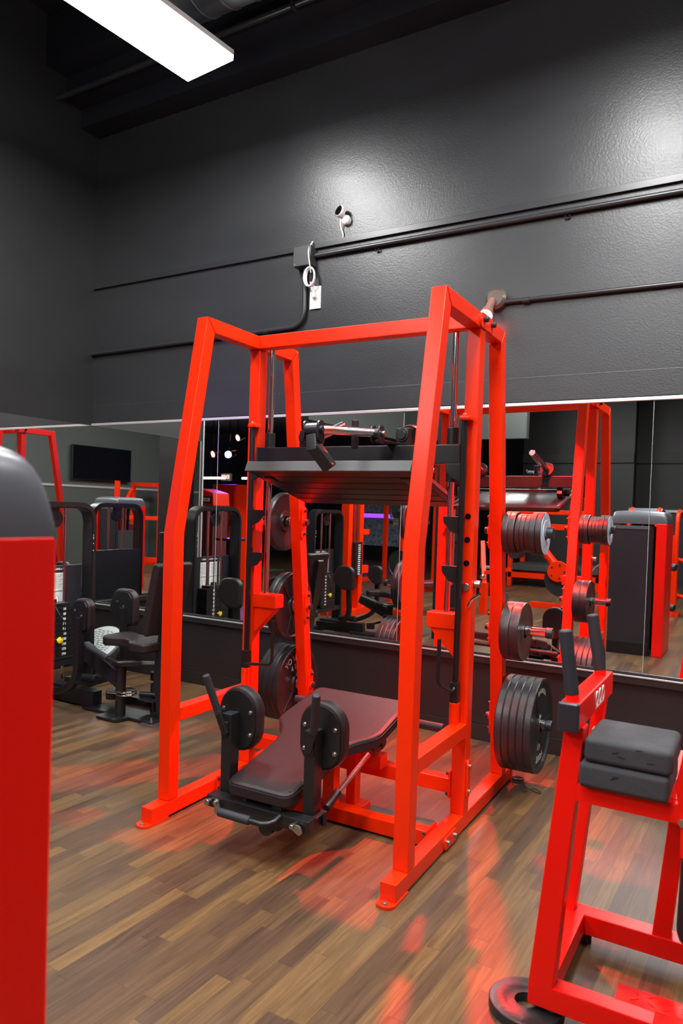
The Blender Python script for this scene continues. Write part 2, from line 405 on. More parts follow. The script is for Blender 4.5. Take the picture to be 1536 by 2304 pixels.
# ledge over the panelled lower wall, band above mirror, dado ledge, skirting
struct('trim_2', MB().box(L, RIGHT, W-0.022, W, 3.075, 3.115, 0.003), PIPEB, label='thin black ledge along the wall above the machines')
struct('trim_3', MB().box(L, RIGHT, W-0.012, W, 1.985, 2.125, 0.002), WALLM, label='black painted band just above the mirrors')
struct('trim_4', MB().box(L, RIGHT, W-0.03, W, 0.462, 0.506, 0.003), LOWM, label='dark ledge under the mirrors')
struct('trim_5', MB().box(L, L+0.03, 2.78, W-0.03, 0.462, 0.506, 0.003), LOWM)
struct('trim_9', MB().box(L, RIGHT, W-0.008, W, 0.098, 0.46, 0.001), LOWM, label='dark brown dado panel under the mirrors')
struct('trim_10', MB().box(L, L+0.008, 2.78, W, 0.098, 0.46, 0.001), LOWM)
struct('baseboard_back', MB().box(L, RIGHT, W-0.014, W, 0, 0.096, 0.003), LOWM)
struct('baseboard_left', MB().box(L, L+0.014, 2.78, W, 0, 0.096, 0.003), LOWM)
# room column in front of the partition, and its skirting
struct('wall_column', MB().box(-2.97, -2.62, 0.83, 1.14, 0, CEIL, 0.004), WALLL)
struct('wall_bulkhead', MB().box(-5.75, -5.6, -3.75, -0.42, 2.6, CEIL, 0).box(-5.60, -3.4, -3.75, -3.6, 2.6, CEIL, 0), GREYW)
# mirrors
MZ0, MZ1 = 0.522, 1.963
xs = [L+0.004, -3.443, -1.955, -0.517, 0.93, RIGHT]
for i in range(5):
    o = thing('wall_mirror', ['leftmost tall wall mirror of the back wall, by the corner', 'wall mirror behind the left half of the red leg press', 'wall mirror behind the right half of the red leg press',
        'wall mirror at the right edge above the foam padded bench', 'wall mirror of the back wall beyond the right edge'][i], 'mirror', ((xs[i]+xs[i+1])/2, W, MZ0), 0, 'wall mirrors')
    hw = (xs[i+1]-xs[i])/2-0.0015
    obj('mirror_glass', MB().box(-hw, hw, -0.006, -0.001, 0, MZ1-MZ0, 0.0), MIR, o)
    ed = MB().box(hw-0.0005, hw+0.0014, -0.0068, -0.001, 0, MZ1-MZ0, 0)
    obj('mirror_edge', ed, EDGE, o)
    if i < 3: obj('mirror_clip', MB().cyl((hw, -0.007, MZ1-MZ0+0.004), (hw, -0.014, MZ1-MZ0+0.004), 0.009), CHR, o)
o = thing('wall_mirror', 'wall mirror on the left wall beside the corner', 'mirror', (L, (2.79+W)/2, MZ0), PI/2, 'wall mirrors')
hw = (W-2.79)/2-0.006
obj('mirror_glass', MB().box(-hw, hw, -0.006, -0.001, 0, MZ1-MZ0, 0), MIR, o)
obj('mirror_edge', MB().box(-hw-0.006, -hw, -0.012, -0.001, -0.01, MZ1-MZ0, 0.001), ALU, o)
struct('trim_11', MB().box(L, RIGHT, W-0.016, W, MZ1, MZ1+0.018, 0.002), ALU, label='bright aluminium channel along the mirror top')
struct('trim_12', MB().box(L, L+0.010, 2.79, W, MZ1, MZ1+0.004, 0.001), PIPEB)
struct('trim_13', MB().box(L, RIGHT, W-0.014, W, MZ0-0.014, MZ0, 0.002), PIPEB)
struct('trim_14', MB().box(L, RIGHT, W-0.034, W-0.026, 0.500, 0.509, 0.002), ALU)
struct('trim_15', MB().box(L-0.16, L+0.012, 2.745, 2.765, 0, 2.6, 0.002), ALU, label='bright end trim of the left wall')

# ------------------------------------------------------------------ lights that hang from the ceiling
def ceiling_light(loc, label, first=None):
    o = thing('ceiling_light', label, 'light', loc, -0.095, 'linear ceiling lights')
    obj('housing', MB().box(-0.193, 0.193, -1.52, 0.004, 0.028, 0.06, 0.004), WHITE, o)
    obj('diffuser', MB().box(-0.19, 0.19, -1.515, 0.002, 0.0, 0.03, 0.004), PANEL, o)
    ro = MB()
    for y in (-0.47, -1.3): ro.tube([(0.10, y, 0.055), (0.10, y, 4.98-loc[2])], 0.004, 8)
    obj('hanger_rod', ro, STEEL, o)
    return o
LZ = 3.9
cl = ceiling_light((-2.914, 3.325, LZ), 'long white linear light over the back left of the room')
for x, y, lab in ((-0.62, 3.2, 'long white linear light over the foam padded bench'), (1.55, 3.1, 'long white linear light by the right wall'),
                  (-3.05, 0.75, 'long white linear light over the middle of the floor'), (-0.75, 0.65, 'long white linear light above the viewer'),
                  (-3.15, -2.0, 'long white linear light above the far part of the room'), (-0.85, -2.1, 'long white linear light behind the viewer')):
    dup(cl, (x, y, LZ), -0.095, lab, 'linear ceiling lights')

def duct(x0, x1, y, z, r, label):
    mb = MB(); n = 40; prof = []
    L_ = x1-x0; k = int(L_/0.16)
    for i in range(k):
        a = i*0.16; prof += [(r, a), (r, a+0.15), (r+0.006, a+0.152), (r+0.006, a+0.158)]
    prof += [(r, L_)]
    mb.lathe([(0, 0)]+prof+[(0, L_)], Matrix.Translation((x0, y, z)) @ Matrix.Rotation(PI/2, 4, 'Y'), n)
    return tag(obj('spiral_duct', mb, GALV), label, 'duct')
duct(-3.2, 2.2, 3.2, 4.38, 0.22, 'galvanized spiral duct above the ceiling light')
duct(-4.7, -3.85, 2.60, 4.62, 0.24, 'dark galvanized duct in the upper left corner')
mb = MB(); mb.tube([(L, 3.72, 4.42), (2.2, 3.72, 4.42)], 0.02, 12)
for x in (-3.4, -2.6, -1.4, 0): mb.box(x-0.012, x+0.012, 3.695, 3.745, 4.395, 4.62, 0.003)
tag(obj('conduit', mb, PIPEB), 'dark ceiling conduit running in front of the soffit', 'conduit')

# ------------------------------------------------------------------ things on the back wall
o = thing('security_camera', 'small round white security camera high on the back wall', 'camera', (-2.415, W, 3.225))
obj('wall_mount', MB().ball((0, -0.018, 0), 0.032, (1, 0.8, 1)).cyl((0, 0, 0), (0, -0.012, 0), 0.030), WHITE, o)
obj('camera_body', MB().cyl((-0.032, -0.062, 0.052), (-0.02, -0.03, 0.045), 0.038, bev=0.01).cyl((-0.005, -0.02, 0.01), (-0.02, -0.04, 0.04), 0.012), WHITE, o)
obj('lens_face', MB().cyl((-0.0335, -0.066, 0.0535), (-0.031, -0.060, 0.0515), 0.031).cyl((-0.0345, -0.069, 0.0542), (-0.033, -0.065, 0.053), 0.013), SCREEN, o)
obj('power_cable', MB().tube(bend([(-0.03, -0.04, 0.02), (-0.04, -0.02, -0.04), (-0.02, -0.01, -0.09), (-0.035, -0.008, -0.135)], 0.04), 0.0045, 8), WHITE, o)
mb = MB().box(-2.785, -2.645, W-0.075, W, 2.955, 3.085, 0.006)
jb = tag(obj('junction_box', mb, mat('junction_box_paint', (0.035, 0.037, 0.037), 0.4)), 'black square junction box on the back wall', 'junction box')
obj('screw', MB().cyl((-2.77, W-0.077, 2.97), (-2.77, W-0.073, 2.97), 0.004).cyl((-2.66, W-0.077, 3.07), (-2.66, W-0.073, 3.07), 0.004), STEEL, jb)
y_ = W-0.022
mb = MB().tube([(-2.645, y_, 3.026), (-1.2, y_, 3.024), (RIGHT, y_, 3.01)], 0.0155, 12)
for x in (-2.18, -1.0, 0.1): mb.tube([(x-0.01, y_, 3.002), (x-0.01, W-0.012, 2.99), (x+0.012, W-0.012, 2.99), (x+0.012, y_, 3.002)], 0.005, 8)
tag(obj('conduit', mb, PIPEB), 'upper black conduit running right from the junction box', 'conduit')
mb = MB().tube(bend([(-2.72, y_, 2.957), (-2.715, y_, 2.568), (-3.2, y_, 2.563), (L, y_, 2.545)], 0.12, 8), 0.0165, 12)
mb.cyl((-3.06, y_, 2.563), (-3.0, y_, 2.565), 0.021, bev=0.002)
tag(obj('conduit', mb, PIPEB), 'black conduit dropping from the junction box to the left', 'conduit')
mb = MB().tube([(-1.36, y_, 2.565), (RIGHT, y_, 2.52)], 0.013, 12); mb.cyl((-1.23, y_, 2.561), (-1.19, y_, 2.560), 0.018)
tag(obj('conduit', mb, PIPEB), 'thin black conduit running right from the red lamp', 'conduit')
o = thing('white_cable', 'white cable with a coiled loop above the outlet plate', 'cable', (-2.66, W, 2.88))
y2 = -0.085
obj('cable_run', MB().tube(bend([(0.0, -0.03, 0.24), (0.0, y2, 0.17), (0.015, y2, 0.08), (0.005, -0.05, 0.03)], 0.04), 0.0045, 8)
    .tube(bend([(0.0, -0.045, -0.03), (0.015, -0.03, -0.08), (0.018, -0.02, -0.12)], 0.02), 0.0045, 8), WHITE, o)
co = MB()
for k in range(4): co.tube([(0.034*math.cos(a)*(1+0.07*k), -0.045-0.006*k, 0.062*math.sin(a)) for a in [2*PI*i/28 for i in range(28)]], 0.0055, 8, closed=True)
co.cyl((-0.05, -0.045, 0), (-0.03, -0.045, 0), 0.006)
obj('cable_coil', co, WHITE, o)
o = thing('outlet_plate', 'white outlet plate with plug on the back wall', 'outlet', (-2.640, W, 2.752))
obj('cover_plate', MB().box(-0.042, 0.042, -0.012, 0, -0.075, 0.075, 0.003), WHITE, o)
obj('plug', MB().box(-0.016, 0.016, -0.045, -0.010, -0.006, 0.03, 0.006).cyl((0.0, -0.03, 0.02), (0.0, -0.03, 0.075), 0.005), WHITE, o)

# red lamp
lp = Vector((-1.385, W, 2.588))
o = thing('red_spot_lamp', 'bronze wall fixture with a glowing red bulb above the leg press', 'lamp', lp)
obj('wall_box', MB().lathe([(0, 0.052), (0.045, 0.05), (0.062, 0.036), (0.066, 0.0), (0, 0)], Matrix.Rotation(PI/2, 4, 'X'), 32), BRONZE, o)
dd = Vector((-0.11, -0.55, -0.83)).normalized(); a = Vector((-0.012, -0.05, -0.01))
obj('lamp_holder', MB().cyl(a, a+dd*0.085, 0.021, 0.026).cyl(a+dd*0.08, a+dd*0.115, 0.03, 0.036), mat('holder_brown', (0.22, 0.10, 0.08), 0.4), o)
obj('bulb', MB().cyl(a+dd*0.105, a+dd*0.135, 0.030, 0.040).ball(a+dd*0.135, 0.040, (1, 1, 0.85)), REDL, o)
sl = bpy.data.lights.new('red_spot', 'SPOT'); sl.energy = RED_W; sl.color = (1.0, 0.03, 0.02); sl.spot_size = math.radians(64); sl.spot_blend = 0.45; sl.shadow_soft_size = 0.022
so = bpy.data.objects.new('red_spot_light', sl); C.objects.link(so); so.parent = o
so.location = a+dd*0.185; so.rotation_euler = Vector((-0.07, -0.47, -0.88)).to_track_quat('-Z', 'Y').to_euler()

# ------------------------------------------------------------------ THE RED VERTICAL LEG PRESS  (local x = u, y = v)
m_, ZB, ZK, A_, VK, CT = 0.6741, 0.0717, 1.2154, 0.0975, 0.0931, 0.2739
R0, R1, ZQ, QH, BE = 1.3032, 1.0195, 0.4607, 0.058, 1.388
lpz = thing('leg_press_machine', 'large red vertical leg press rack with black sled and padded bench', 'gym machine', (MX, MY, 0), PHI)
def rback(z): return R0+(R1-R0)*(z-ZB)/(H-ZB)
for s in (0, 1):
    a, b = (0, T) if s == 0 else (D-T, D)
    out = -1 if s == 0 else 1; uo = 0 if s == 0 else D; ui = T if s == 0 else D-T
    bb = MB().box(a, b, 0, BE, 0.010, ZB, 0.004)
    obj('base_beam', bb, RED, lpz)
    ft = MB(); ft.prism([(a-0.004, 0.10), (a-0.004, 0.0)]+[((a+b)/2-(T/2+0.004)*math.cos(PI*k/10), -0.012-0.03*math.sin(PI*k/10)) for k in range(11)]+[(b+0.004, 0.0), (b+0.004, 0.10)], 'z', 0, 0.011, 0.0015)
    f = obj('foot_plate', ft, RED, lpz)
    obj('foot_bolt', MB().lathe([(0, 0.002), (0.005, 0.003), (0.006, 0.006), (0.010, 0.006), (0.011, 0.002), (0.011, -0.001), (0, -0.001)], Matrix.Translation(((a+b)/2, -0.022, 0.010)), 20), STEEL, f)
    obj('front_leg', MB().prism([(A_, ZB), (VK, ZK), (CT, H), (0.327, H-V0), (VK+V0+0.001, ZK), (A_+V0, ZB)], 'x', a, b, 0.005), RED, lpz)
    obj('top_beam', MB().prism([(CT+0.002, H), (R1-0.004, H), (rback(H-V0)-V0-0.006, H-V0), (0.331, H-V0)], 'x', a, b, 0.005), RED, lpz)
    obj('rear_leg', MB().prism([(R0-V0, ZB), (rback(H-V0)-V0, H-V0), (R1, H-0.002), (R0, ZB)], 'x', a, b, 0.005), RED, lpz)
    obj('centre_upright', MB().box(a, b, m_, m_+V0, ZB, H-V0, 0.005), RED, lpz)
    obj('middle_beam', MB().box(a, b, A_+V0-0.002, m_+0.002, ZQ-QH, ZQ, 0.005), RED, lpz)
    obj('rear_foot', MB().box(a-0.006, b+0.006, BE-0.006, BE+0.012, 0.0, 0.105, 0.003), RED, lpz)
    # bolted fish plates outside
    for (v0, v1, z0, z1, pts) in ((0.688, 0.728, 0.135, 0.300, ((0.708, 0.272), (0.708, 0.165))), (0.445, 0.585, 0.012, 0.062, ((0.475, 0.037), (0.555, 0.037))),):
        pm = MB().prism(rrect((v0+v1)/2, (z0+z1)/2, (v1-v0)/2, (z1-z0)/2, 0.02), 'x', uo, uo+out*0.007, 0.001)
        p = obj('joint_plate', pm, RED, lpz)
        bo = MB()
        for v, z in pts: hexbolt(bo, (uo+out*0.007, v, z), (out, 0, 0))
        obj('bolt', bo, STEEL, p)
    pm = MB().prism(rrect(0.735, H-0.032, 0.085, 0.031, 0.03), 'x', uo, uo+out*0.007, 0.001)
    p = obj('joint_plate', pm, RED, lpz)
    obj('bolt', MB().cyl((uo+out*0.007, 0.69, H-0.028), (uo+out*0.026, 0.69, H-0.028), 0.012, bev=0.004).cyl((uo+out*0.007, 0.79, H-0.028), (uo+out*0.026, 0.79, H-0.028), 0.012, bev=0.004), DARK, p)
    pm = MB().prism(rrect(0.69, H-0.032, 0.017, 0.029, 0.016), 'x', ui, ui-out*0.006, 0.001)
    p = obj('joint_plate', pm, RED, lpz)
    obj('bolt', MB().cyl((ui-out*0.006, 0.69, H-0.03), (ui-out*0.022, 0.69, H-0.03), 0.009, bev=0.003), DARK, p)
    # weight pegs with backing plates
    for zc in (1.262, 0.798, 0.352):
        vc = rback(zc)-V0/2
        pm = MB().prism(rrect(vc+0.002, zc, 0.024, 0.085, 0.02), 'x', ui, ui-out*0.008, 0.001)
        p = obj('peg_plate', pm, RED, lpz)
        pr = MB().cyl((ui-out*0.008, vc+0.006, zc), (ui-out*0.018, vc+0.006, zc), 0.020, bev=0.002)
        obj('peg_collar', pr, RED, p)
        pb = MB().cyl((ui-out*0.016, vc+0.006, zc), (ui-out*0.032, vc+0.006, zc), 0.0155, bev=0.002)
        for dz in (0.062, -0.062): pb.cyl((ui-out*0.007, vc+0.006, zc+dz), (ui-out*0.022, vc+0.006, zc+dz), 0.0085, bev=0.002)
        obj('peg_bolt', pb, DARK, p)
        pg = MB().cyl((uo, vc, zc), (uo+out*0.205, vc, zc), 0.0235, n=32).cyl((uo, vc, zc), (uo+out*0.012, vc, zc), 0.038, bev=0.002)
        p = obj('weight_peg', pg, CHR, lpz)
        obj('end_cap', MB().cyl((uo+out*0.197, vc, zc), (uo+out*0.228, vc, zc), 0.0258, bev=0.004, n=32), DARK, p)
    # guide rod, its lower bracket
    ur = T+0.055 if s == 0 else D-T-0.055; vr = 0.70
    obj('guide_rod', MB().cyl((ur, vr, 0.90), (ur, vr, H-V0+0.01), 0.0135, n=24), CHR, lpz)
    br = MB().box(min(ui, ui-out*0.135), max(ui, ui-out*0.135), 0.668, 0.742, 0.848, 0.915, 0.006)
    br.prism([(ui, 0.855), (ui-out*0.118, 0.855), (ui-out*0.118, 0.838), (ui, 0.718)], 'y', 0.682, 0.732, 0.003)
    obj('rod_bracket', br, RED, lpz)
    # rotating safety rod with hooks and handle
    us = 0.047 if s == 0 else D-0.047; vs = 0.647; inn = -out
    sr = MB().cyl((us, vs, 0.46), (us, vs, 1.722), 0.0125, n=20)
    p = obj('safety_rod', sr, BLK, lpz)
    for zt in (1.545, 1.325, 1.118):
        obj('safety_hook', MB().prism([(us-inn*0.012, zt), (us+inn*0.078, zt), (us+inn*0.075, zt-0.028), (us+inn*0.045, zt-0.062), (us+inn*0.012, zt-0.075), (us-inn*0.012, zt-0.075)], 'y', vs-0.007, vs+0.012, 0.002), BLK, p)
    z0 = 0.60
    hp = [(us, vs-0.012, z0+0.012), (us, vs-0.03, z0)] if s else [(us, vs-0.012, z0-0.03)]
    if s: hp += [(us-0.048, vs-0.075, z0+0.03), (us-0.048, vs-0.075, z0+0.22)]
    else: hp += [(us+0.165, vs-0.02, z0-0.012), (us+0.168, vs-0.02, z0+0.20)]
    obj('rod_handle', MB().tube(bend(hp, 0.03), 0.0085, 10).box(us-0.017, us+0.017, vs-0.018, vs+0.016, z0-0.05, z0+0.035, 0.003), BLK, p)
    obj('rod_collar', MB().cyl((us, vs, ZQ-0.004), (us, vs, 0.55), 0.0215, n=24, bev=0.002), RED, lpz)
    obj('rod_collar', MB().box(us-0.018, us+0.03*1, vs-0.02, m_+0.004, 1.722, 1.742, 0.006).ball((us, vs, 1.743), 0.012), RED, lpz)
    # adjustment holes, pin
    hl = MB()
    uc = (a+b)/2+0.004
    for z in (1.327, 1.229, 1.131): hl.cyl((uc, m_-0.0012, z), (uc, m_+0.004, z), 0.0125, n=20)
    obj('adjustment_hole', hl, SCREEN, lpz)
obj('stop_pin', MB().cyl((D-0.026, m_-0.006, 1.032), (D-0.026, m_+0.003, 1.032), 0.0165, bev=0.002).cyl((D, m_+0.03, 1.045), (D+0.028, m_+0.03, 1.045), 0.015, bev=0.003), STEEL, lpz)
obj('lock_lever', MB().tube(bend([(D-0.01, m_-0.008, 0.952), (D+0.01, m_-0.03, 0.985), (D+0.048, m_-0.03, 1.01)], 0.015), 0.0065, 10), CHR, lpz)
obj('top_crossbeam', MB().box(T-0.001, D-T+0.001, 0.660, 0.722, H-0.064, H, 0.005), RED, lpz)
obj('lower_crossbeam', MB().box(T+0.006, D-T-0.006, 0.678, 0.738, 0.150, 0.212, 0.005), RED, lpz)
obj('base_crossbeam', MB().box(T+0.006, D-T-0.006, 0.445, 0.507, 0.010, ZB, 0.005), RED, lpz)
for s in (0, 1):
    ui = T if s == 0 else D-T; out = -1 if s == 0 else 1
    for (v0, v1, z0, z1, nm) in ((0.662, 0.754, 0.135, 0.25, 0), (0.42, 0.53, 0.012, 0.085, 1)):
        p = obj('joint_plate', MB().box(min(ui, ui-out*0.008), max(ui, ui-out*0.008), v0, v1, z0, z1, 0.002), RED, lpz)
        bo = MB()
        for dz in ((z0+0.014, z1-0.014)): hexbolt(bo, (ui-out*0.008, v0+0.010, dz), (-out, 0, 0), 0.007, 0.012)
        obj('bolt', bo, DARK, p)

# sled
bm_ = MB().box(T+0.008, D-T-0.008, 0.662, 0.742, 1.545, 1.628, 0.006)
sled = obj('sled_beam', bm_, BLK, lpz)
for s in (0, 1):
    ur = T+0.055 if s == 0 else D-T-0.055
    obj('rod_sleeve', MB().cyl((ur, 0.70, 1.47), (ur, 0.70, 1.70), 0.0245, n=28, bev=0.002), BLK, sled)
    e = T+0.008 if s == 0 else D-T-0.008; oo = -1 if s == 0 else 1
    obj('sled_end_plate', MB().box(e-0.004, e+0.004, 0.655, 0.75, 1.50, 1.630, 0.003), DARK, sled)
    # foot plate hanger with pivot roller
    ua = 0.245 if s == 0 else D-0.245
    ha = MB().prism([(0.70, 1.55), (0.60, 1.55), (0.50, 1.50), (0.50, 1.47), (0.64, 1.44), (0.72, 1.50)], 'x', ua-0.02, ua+0.02, 0.004)
    ha.cyl((ua-0.03*1, 0.62, 1.515), (ua+0.055*oo, 0.62, 1.515), 0.030, bev=0.003)
    obj('plate_hanger', ha, BLK, sled)
    obj('pivot_bolt', MB().cyl((ua+0.055*oo, 0.62, 1.515), (ua+0.085*oo, 0.62, 1.515), 0.011, bev=0.002), STEEL, sled)
    # angled weight horn on a block
    uh = 0.335 if s == 0 else D-0.335
    hb = MB().box(uh-0.030, uh+0.030, 0.665, 0.745, 1.626, 1.704, 0.006).cyl((uh, 0.658, 1.672), (uh, 0.666, 1.672), 0.030, bev=0.002)
    hb.cyl((uh, 0.650, 1.672), (uh, 0.66, 1.672), 0.021, bev=0.002)
    o = obj('horn_block', hb, BLK, sled)
    p0 = Vector((uh+0.004, 0.74, 1.672)); dd = Vector((-0.02, 0.30, 0.095)).normalized()
    obj('weight_horn', MB().cyl(p0+dd*0.012, p0+dd*0.33, 0.0225, n=28, bev=0.003), CHR, o)
    obj('horn_collar', MB().cyl(p0-dd*0.008, p0+dd*0.016, 0.052, n=32, bev=0.003), BLK, o)
# foot plate: ribbed deck, tilted down towards the wall
PF, PR = (0.415, 1.500), (0.93, 1.366)
pv = Vector((0, PR[0]-PF[0], PR[1]-PF[1])); pl = pv.length; pv.normalize(); pn = Vector((1, 0, 0)).cross(pv)
Mp = Matrix((Vector((1, 0, 0)), pv, pn)).transposed().to_4x4(); Mp.translation = Vector((D/2, PF[0], PF[1]))
hwp = 0.398
dk = MB().prism([(-hwp, 0), (hwp, 0), (hwp, pl-0.02), (hwp-0.02, pl), (-hwp+0.02, pl), (-hwp, pl-0.02)], 'z', 0, 0.030, 0.003)
for k in range(1, 6): dk.box(-hwp+0.003, hwp-0.003, pl*k/6-0.0015, pl*k/6+0.0015, -0.0015, 0.001, 0.0004)
fp = obj('foot_platform', dk, BLK, sled, Mp)
obj('front_lip', MB().prism([(-0.006, -0.002), (0.012, -0.002), (0.022, 0.046), (0.004, 0.046)], 'x', -hwp-0.006, hwp+0.006, 0.002), mat('satin_black_lip', (0.05, 0.052, 0.053), 0.42), fp)
obj('side_rail', MB().box(-hwp-0.004, -hwp+0.014, 0.01, pl, 0.026, 0.045, 0.002).box(hwp-0.014, hwp+0.004, 0.01, pl, 0.026, 0.045, 0.002), STEEL, fp)
# centre lock arm with chrome roller
ar = MB().bar((0.672, 0.33, 1.505), (0.612, 0.30, 1.590), 0.052, 0.052, (0, 1, 0), 0.006).bar((0.612, 0.30, 1.570), (0.600, 0.31, 1.640), 0.05, 0.052, (0, 1, 0), 0.006)
for du in (-0.034, 0.034): ar.prism(rrect(0.31, 1.655, 0.024, 0.045, 0.022), 'x', 0.598+du-0.005, 0.598+du+0.005, 0.001)
o = obj('lock_arm', ar, BLK, sled)
obj('arm_sleeve', MB().cyl((0.568, 0.31, 1.664), (0.628, 0.31, 1.664), 0.027, n=28, bev=0.003), DARK, o)
obj('roller', MB().cyl((0.63, 0.33, 1.664), (0.775, 0.52, 1.667), 0.019, n=28), CHR, o)
obj('roller_bolt', MB().cyl((0.636, 0.30, 1.664), (0.65, 0.30, 1.664), 0.013, bev=0.003), DARK, o)
o = obj('roller_bracket', MB().prism(rrect(0.52, 1.660, 0.027, 0.038, 0.025), 'x', 0.765, 0.772, 0.001).prism(rrect(0.52, 1.660, 0.027, 0.038, 0.025), 'x', 0.800, 0.807, 0.001).cyl((0.772, 0.52, 1.664), (0.80, 0.52, 1.664), 0.022).bar((0.785, 0.52, 1.634), (0.785, 0.68, 1.634), 0.044, 0.014), BLK, sled)
obj('bracket_bolt', MB().cyl((0.807, 0.52, 1.664), (0.822, 0.52, 1.664), 0.011, bev=0.003), STEEL, o)
obj('stop_peg', MB().cyl((0.69, 0.50, 1.60), (0.69, 0.50, 1.72), 0.015, bev=0.003), BLK, sled)

# bench
uc = D/2
def bz(v): return 0.278+0.212*v
out2 = smooth_poly([(-0.147, 0.0), (0.147, 0.0), (0.150, 0.20), (0.150, 0.34), (0.175, 0.43), (0.255, 0.52), (0.250, 0.86), (-0.250, 0.86), (-0.255, 0.52), (-0.175, 0.43), (-0.150, 0.34), (-0.150, 0.20)], 0.045)
b = bmesh.new(); th = 0.052
def ring(zo, ins):
    vs = []
    for x, y in out2:
        c0 = Vector((0, 0.43)); p = Vector((x, y))
        sx = (abs(x)-ins)*(1 if x > 0 else -1) if abs(x) > ins else x; sy = y+ins if y < 0.02 else (y-ins if y > 0.84 else y)
        vs.append(b.verts.new((uc+sx, sy, bz(y)+zo)))
    return vs
prof = [(-th, 0.004), (-th+0.004, 0.0), (-0.016, 0.0), (-0.006, 0.003), (-0.001, 0.010), (0.001, 0.020)]
R = [ring(z, i) for z, i in prof]
for A, B in zip(R, R[1:]):
    for k in range(len(A)): b.faces.new((A[k], A[(k+1) % len(A)], B[(k+1) % len(A)], B[k]))
b.faces.new(R[0][::-1]); b.faces.new(R[-1]); bmesh.ops.recalc_face_normals(b, faces=b.faces[:])
mb = MB(); mb.add(b); pad = obj('bench_pad', mb, VINYL, lpz)
# stitched seam running round the pad edge
b2 = [(uc+x, y, bz(y)-0.014) for x, y in out2]
obj('pad_seam', MB().tube([(p[0]+(0.0008 if p[0] > uc else -0.0008), p[1], p[2]) for p in b2], 0.0016, 6, closed=True), DARK, pad)
fr = MB().box(0.352, 0.822, -0.008, 0.048, 0.160, 0.206, 0.003)
fr.box(0.352, 0.410, 0.04, 0.13, 0.160, 0.202, 0.003).box(0.765, 0.822, 0.04, 0.13, 0.160, 0.202, 0.003)
fr.bar((uc-0.08, 0.02, 0.195), (uc-0.08, 0.80, 0.372), 0.045, 0.06).bar((uc+0.08, 0.02, 0.195), (uc+0.08, 0.80, 0.372), 0.045, 0.06)
fr.box(uc-0.09, uc+0.09, 0.02, 0.10, 0.12, 0.17, 0.01).cyl((uc+0.03, 0.02, 0.125), (uc+0.03, 0.10, 0.125), 0.03)
bf = obj('bench_frame', fr, BLK, lpz)
for s in (0, 1):
    up_ = 0.391 if s == 0 else 0.779; sg = -1 if s == 0 else 1
    po = obj('shoulder_post', MB().box(up_-0.023, up_+0.023, 0.055, 0.112, 0.165, 0.512, 0.002), BLK, lpz)
    obj('post_cap', MB().box(up_-0.0225, up_+0.0225, 0.0555, 0.1115, 0.510, 0.515, 0.002), DARK, po)
    pl_ = MB().prism(rrect(up_+0.008, 0.480, 0.086, 0.118, 0.086, 10), 'y', 0.112, 0.122, 0.001)
    sp = obj('shoulder_pad', MB().prism(rrect(up_+0.008, 0.480, 0.098, 0.130, 0.098, 12), 'y', 0.122, 0.176, 0.014, 4), VINYL, lpz)
    ob = obj('pad_backing', pl_, BLK, sp)
    bo = MB()
    for du in (-0.058, 0.075):
        for dz in (0.038, -0.052): hexbolt(bo, (up_+du, 0.112, 0.480+dz), (0, -1, 0), 0.007, 0.007)
    obj('bolt', bo, STEEL, sp)
    g0 = Vector((up_+sg*0.004, 0.045, 0.455)); g1 = Vector((up_-0.033 if s == 0 else up_+0.021, 0.045, 0.515)); g2 = Vector((0.326 if s == 0 else 0.835, -0.002, 0.672))
    gb = obj('grip_bracket', MB().bar(g0-(g1-g0)*0.3, g1, 0.026, 0.016, (0, 1, 0), 0.002).bar(g0, g0+Vector((0, 0.012, 0)), 0.03, 0.06), BLK, po)
    obj('hand_grip', MB().cyl(g1-(g2-g1)*0.03, g2, 0.0155, n=24, bev=0.006), RUB, po)
cu = MB().cyl((0.372, -0.010, 0.185), (0.372, -0.034, 0.185), 0.012, bev=0.002)
obj('adjuster_pin', cu, STEEL, bf)
obj('cam_lever', MB().prism(smooth_poly([(0.402, 0.206), (0.420, 0.200), (0.438, 0.150), (0.420, 0.138), (0.400, 0.150)], 0.012), 'y', -0.022, -0.014, 0.001).cyl((0.410, -0.008, 0.190), (0.410, -0.032, 0.190), 0.009, bev=0.002), STEEL, bf)
obj('cam_lever', MB().prism(smooth_poly([(0.748, 0.190), (0.752, 0.174), (0.790, 0.152), (0.806, 0.170), (0.790, 0.192)], 0.014), 'y', -0.022, -0.014, 0.001).cyl((0.760, -0.008, 0.182), (0.760, -0.030, 0.182), 0.009, bev=0.002), STEEL, bf)
hd = obj('front_handle', MB().tube(bend([(0.695, -0.002, 0.197), (0.690, -0.045, 0.185), (0.655, -0.060, 0.178), (0.46, -0.060, 0.178)], 0.03), 0.0105, 12), BLK, bf)
obj('hand_grip', MB().cyl((0.455, -0.060, 0.178), (0.600, -0.060, 0.178), 0.0165, n=24, bev=0.006), RUB, hd)
obj('rod_socket', MB().cyl((0.832, 0.10, 0.225), (0.838, 0.18, 0.262), 0.016, bev=0.002).cyl((0.832, 0.09, 0.205), (0.832, 0.09, 0.165), 0.010), BLK, bf)
obj('strut_rod', MB().cyl((0.838, 0.17, 0.258), (0.842, 0.42, 0.338), 0.0105, n=20), CHR, bf)
lg = MB().bar((uc+0.06, 0.47, 0.075), (uc+0.06, 0.47, 0.30), 0.055, 0.055, (0, 1, 0)).bar((uc+0.10, 0.60, 0.03), (uc+0.10, 0.60, 0.32), 0.045, 0.055, (0, 1, 0)).bar((uc-0.08, 0.47, 0.075), (uc-0.08, 0.47, 0.30), 0.055, 0.055, (0, 1, 0))
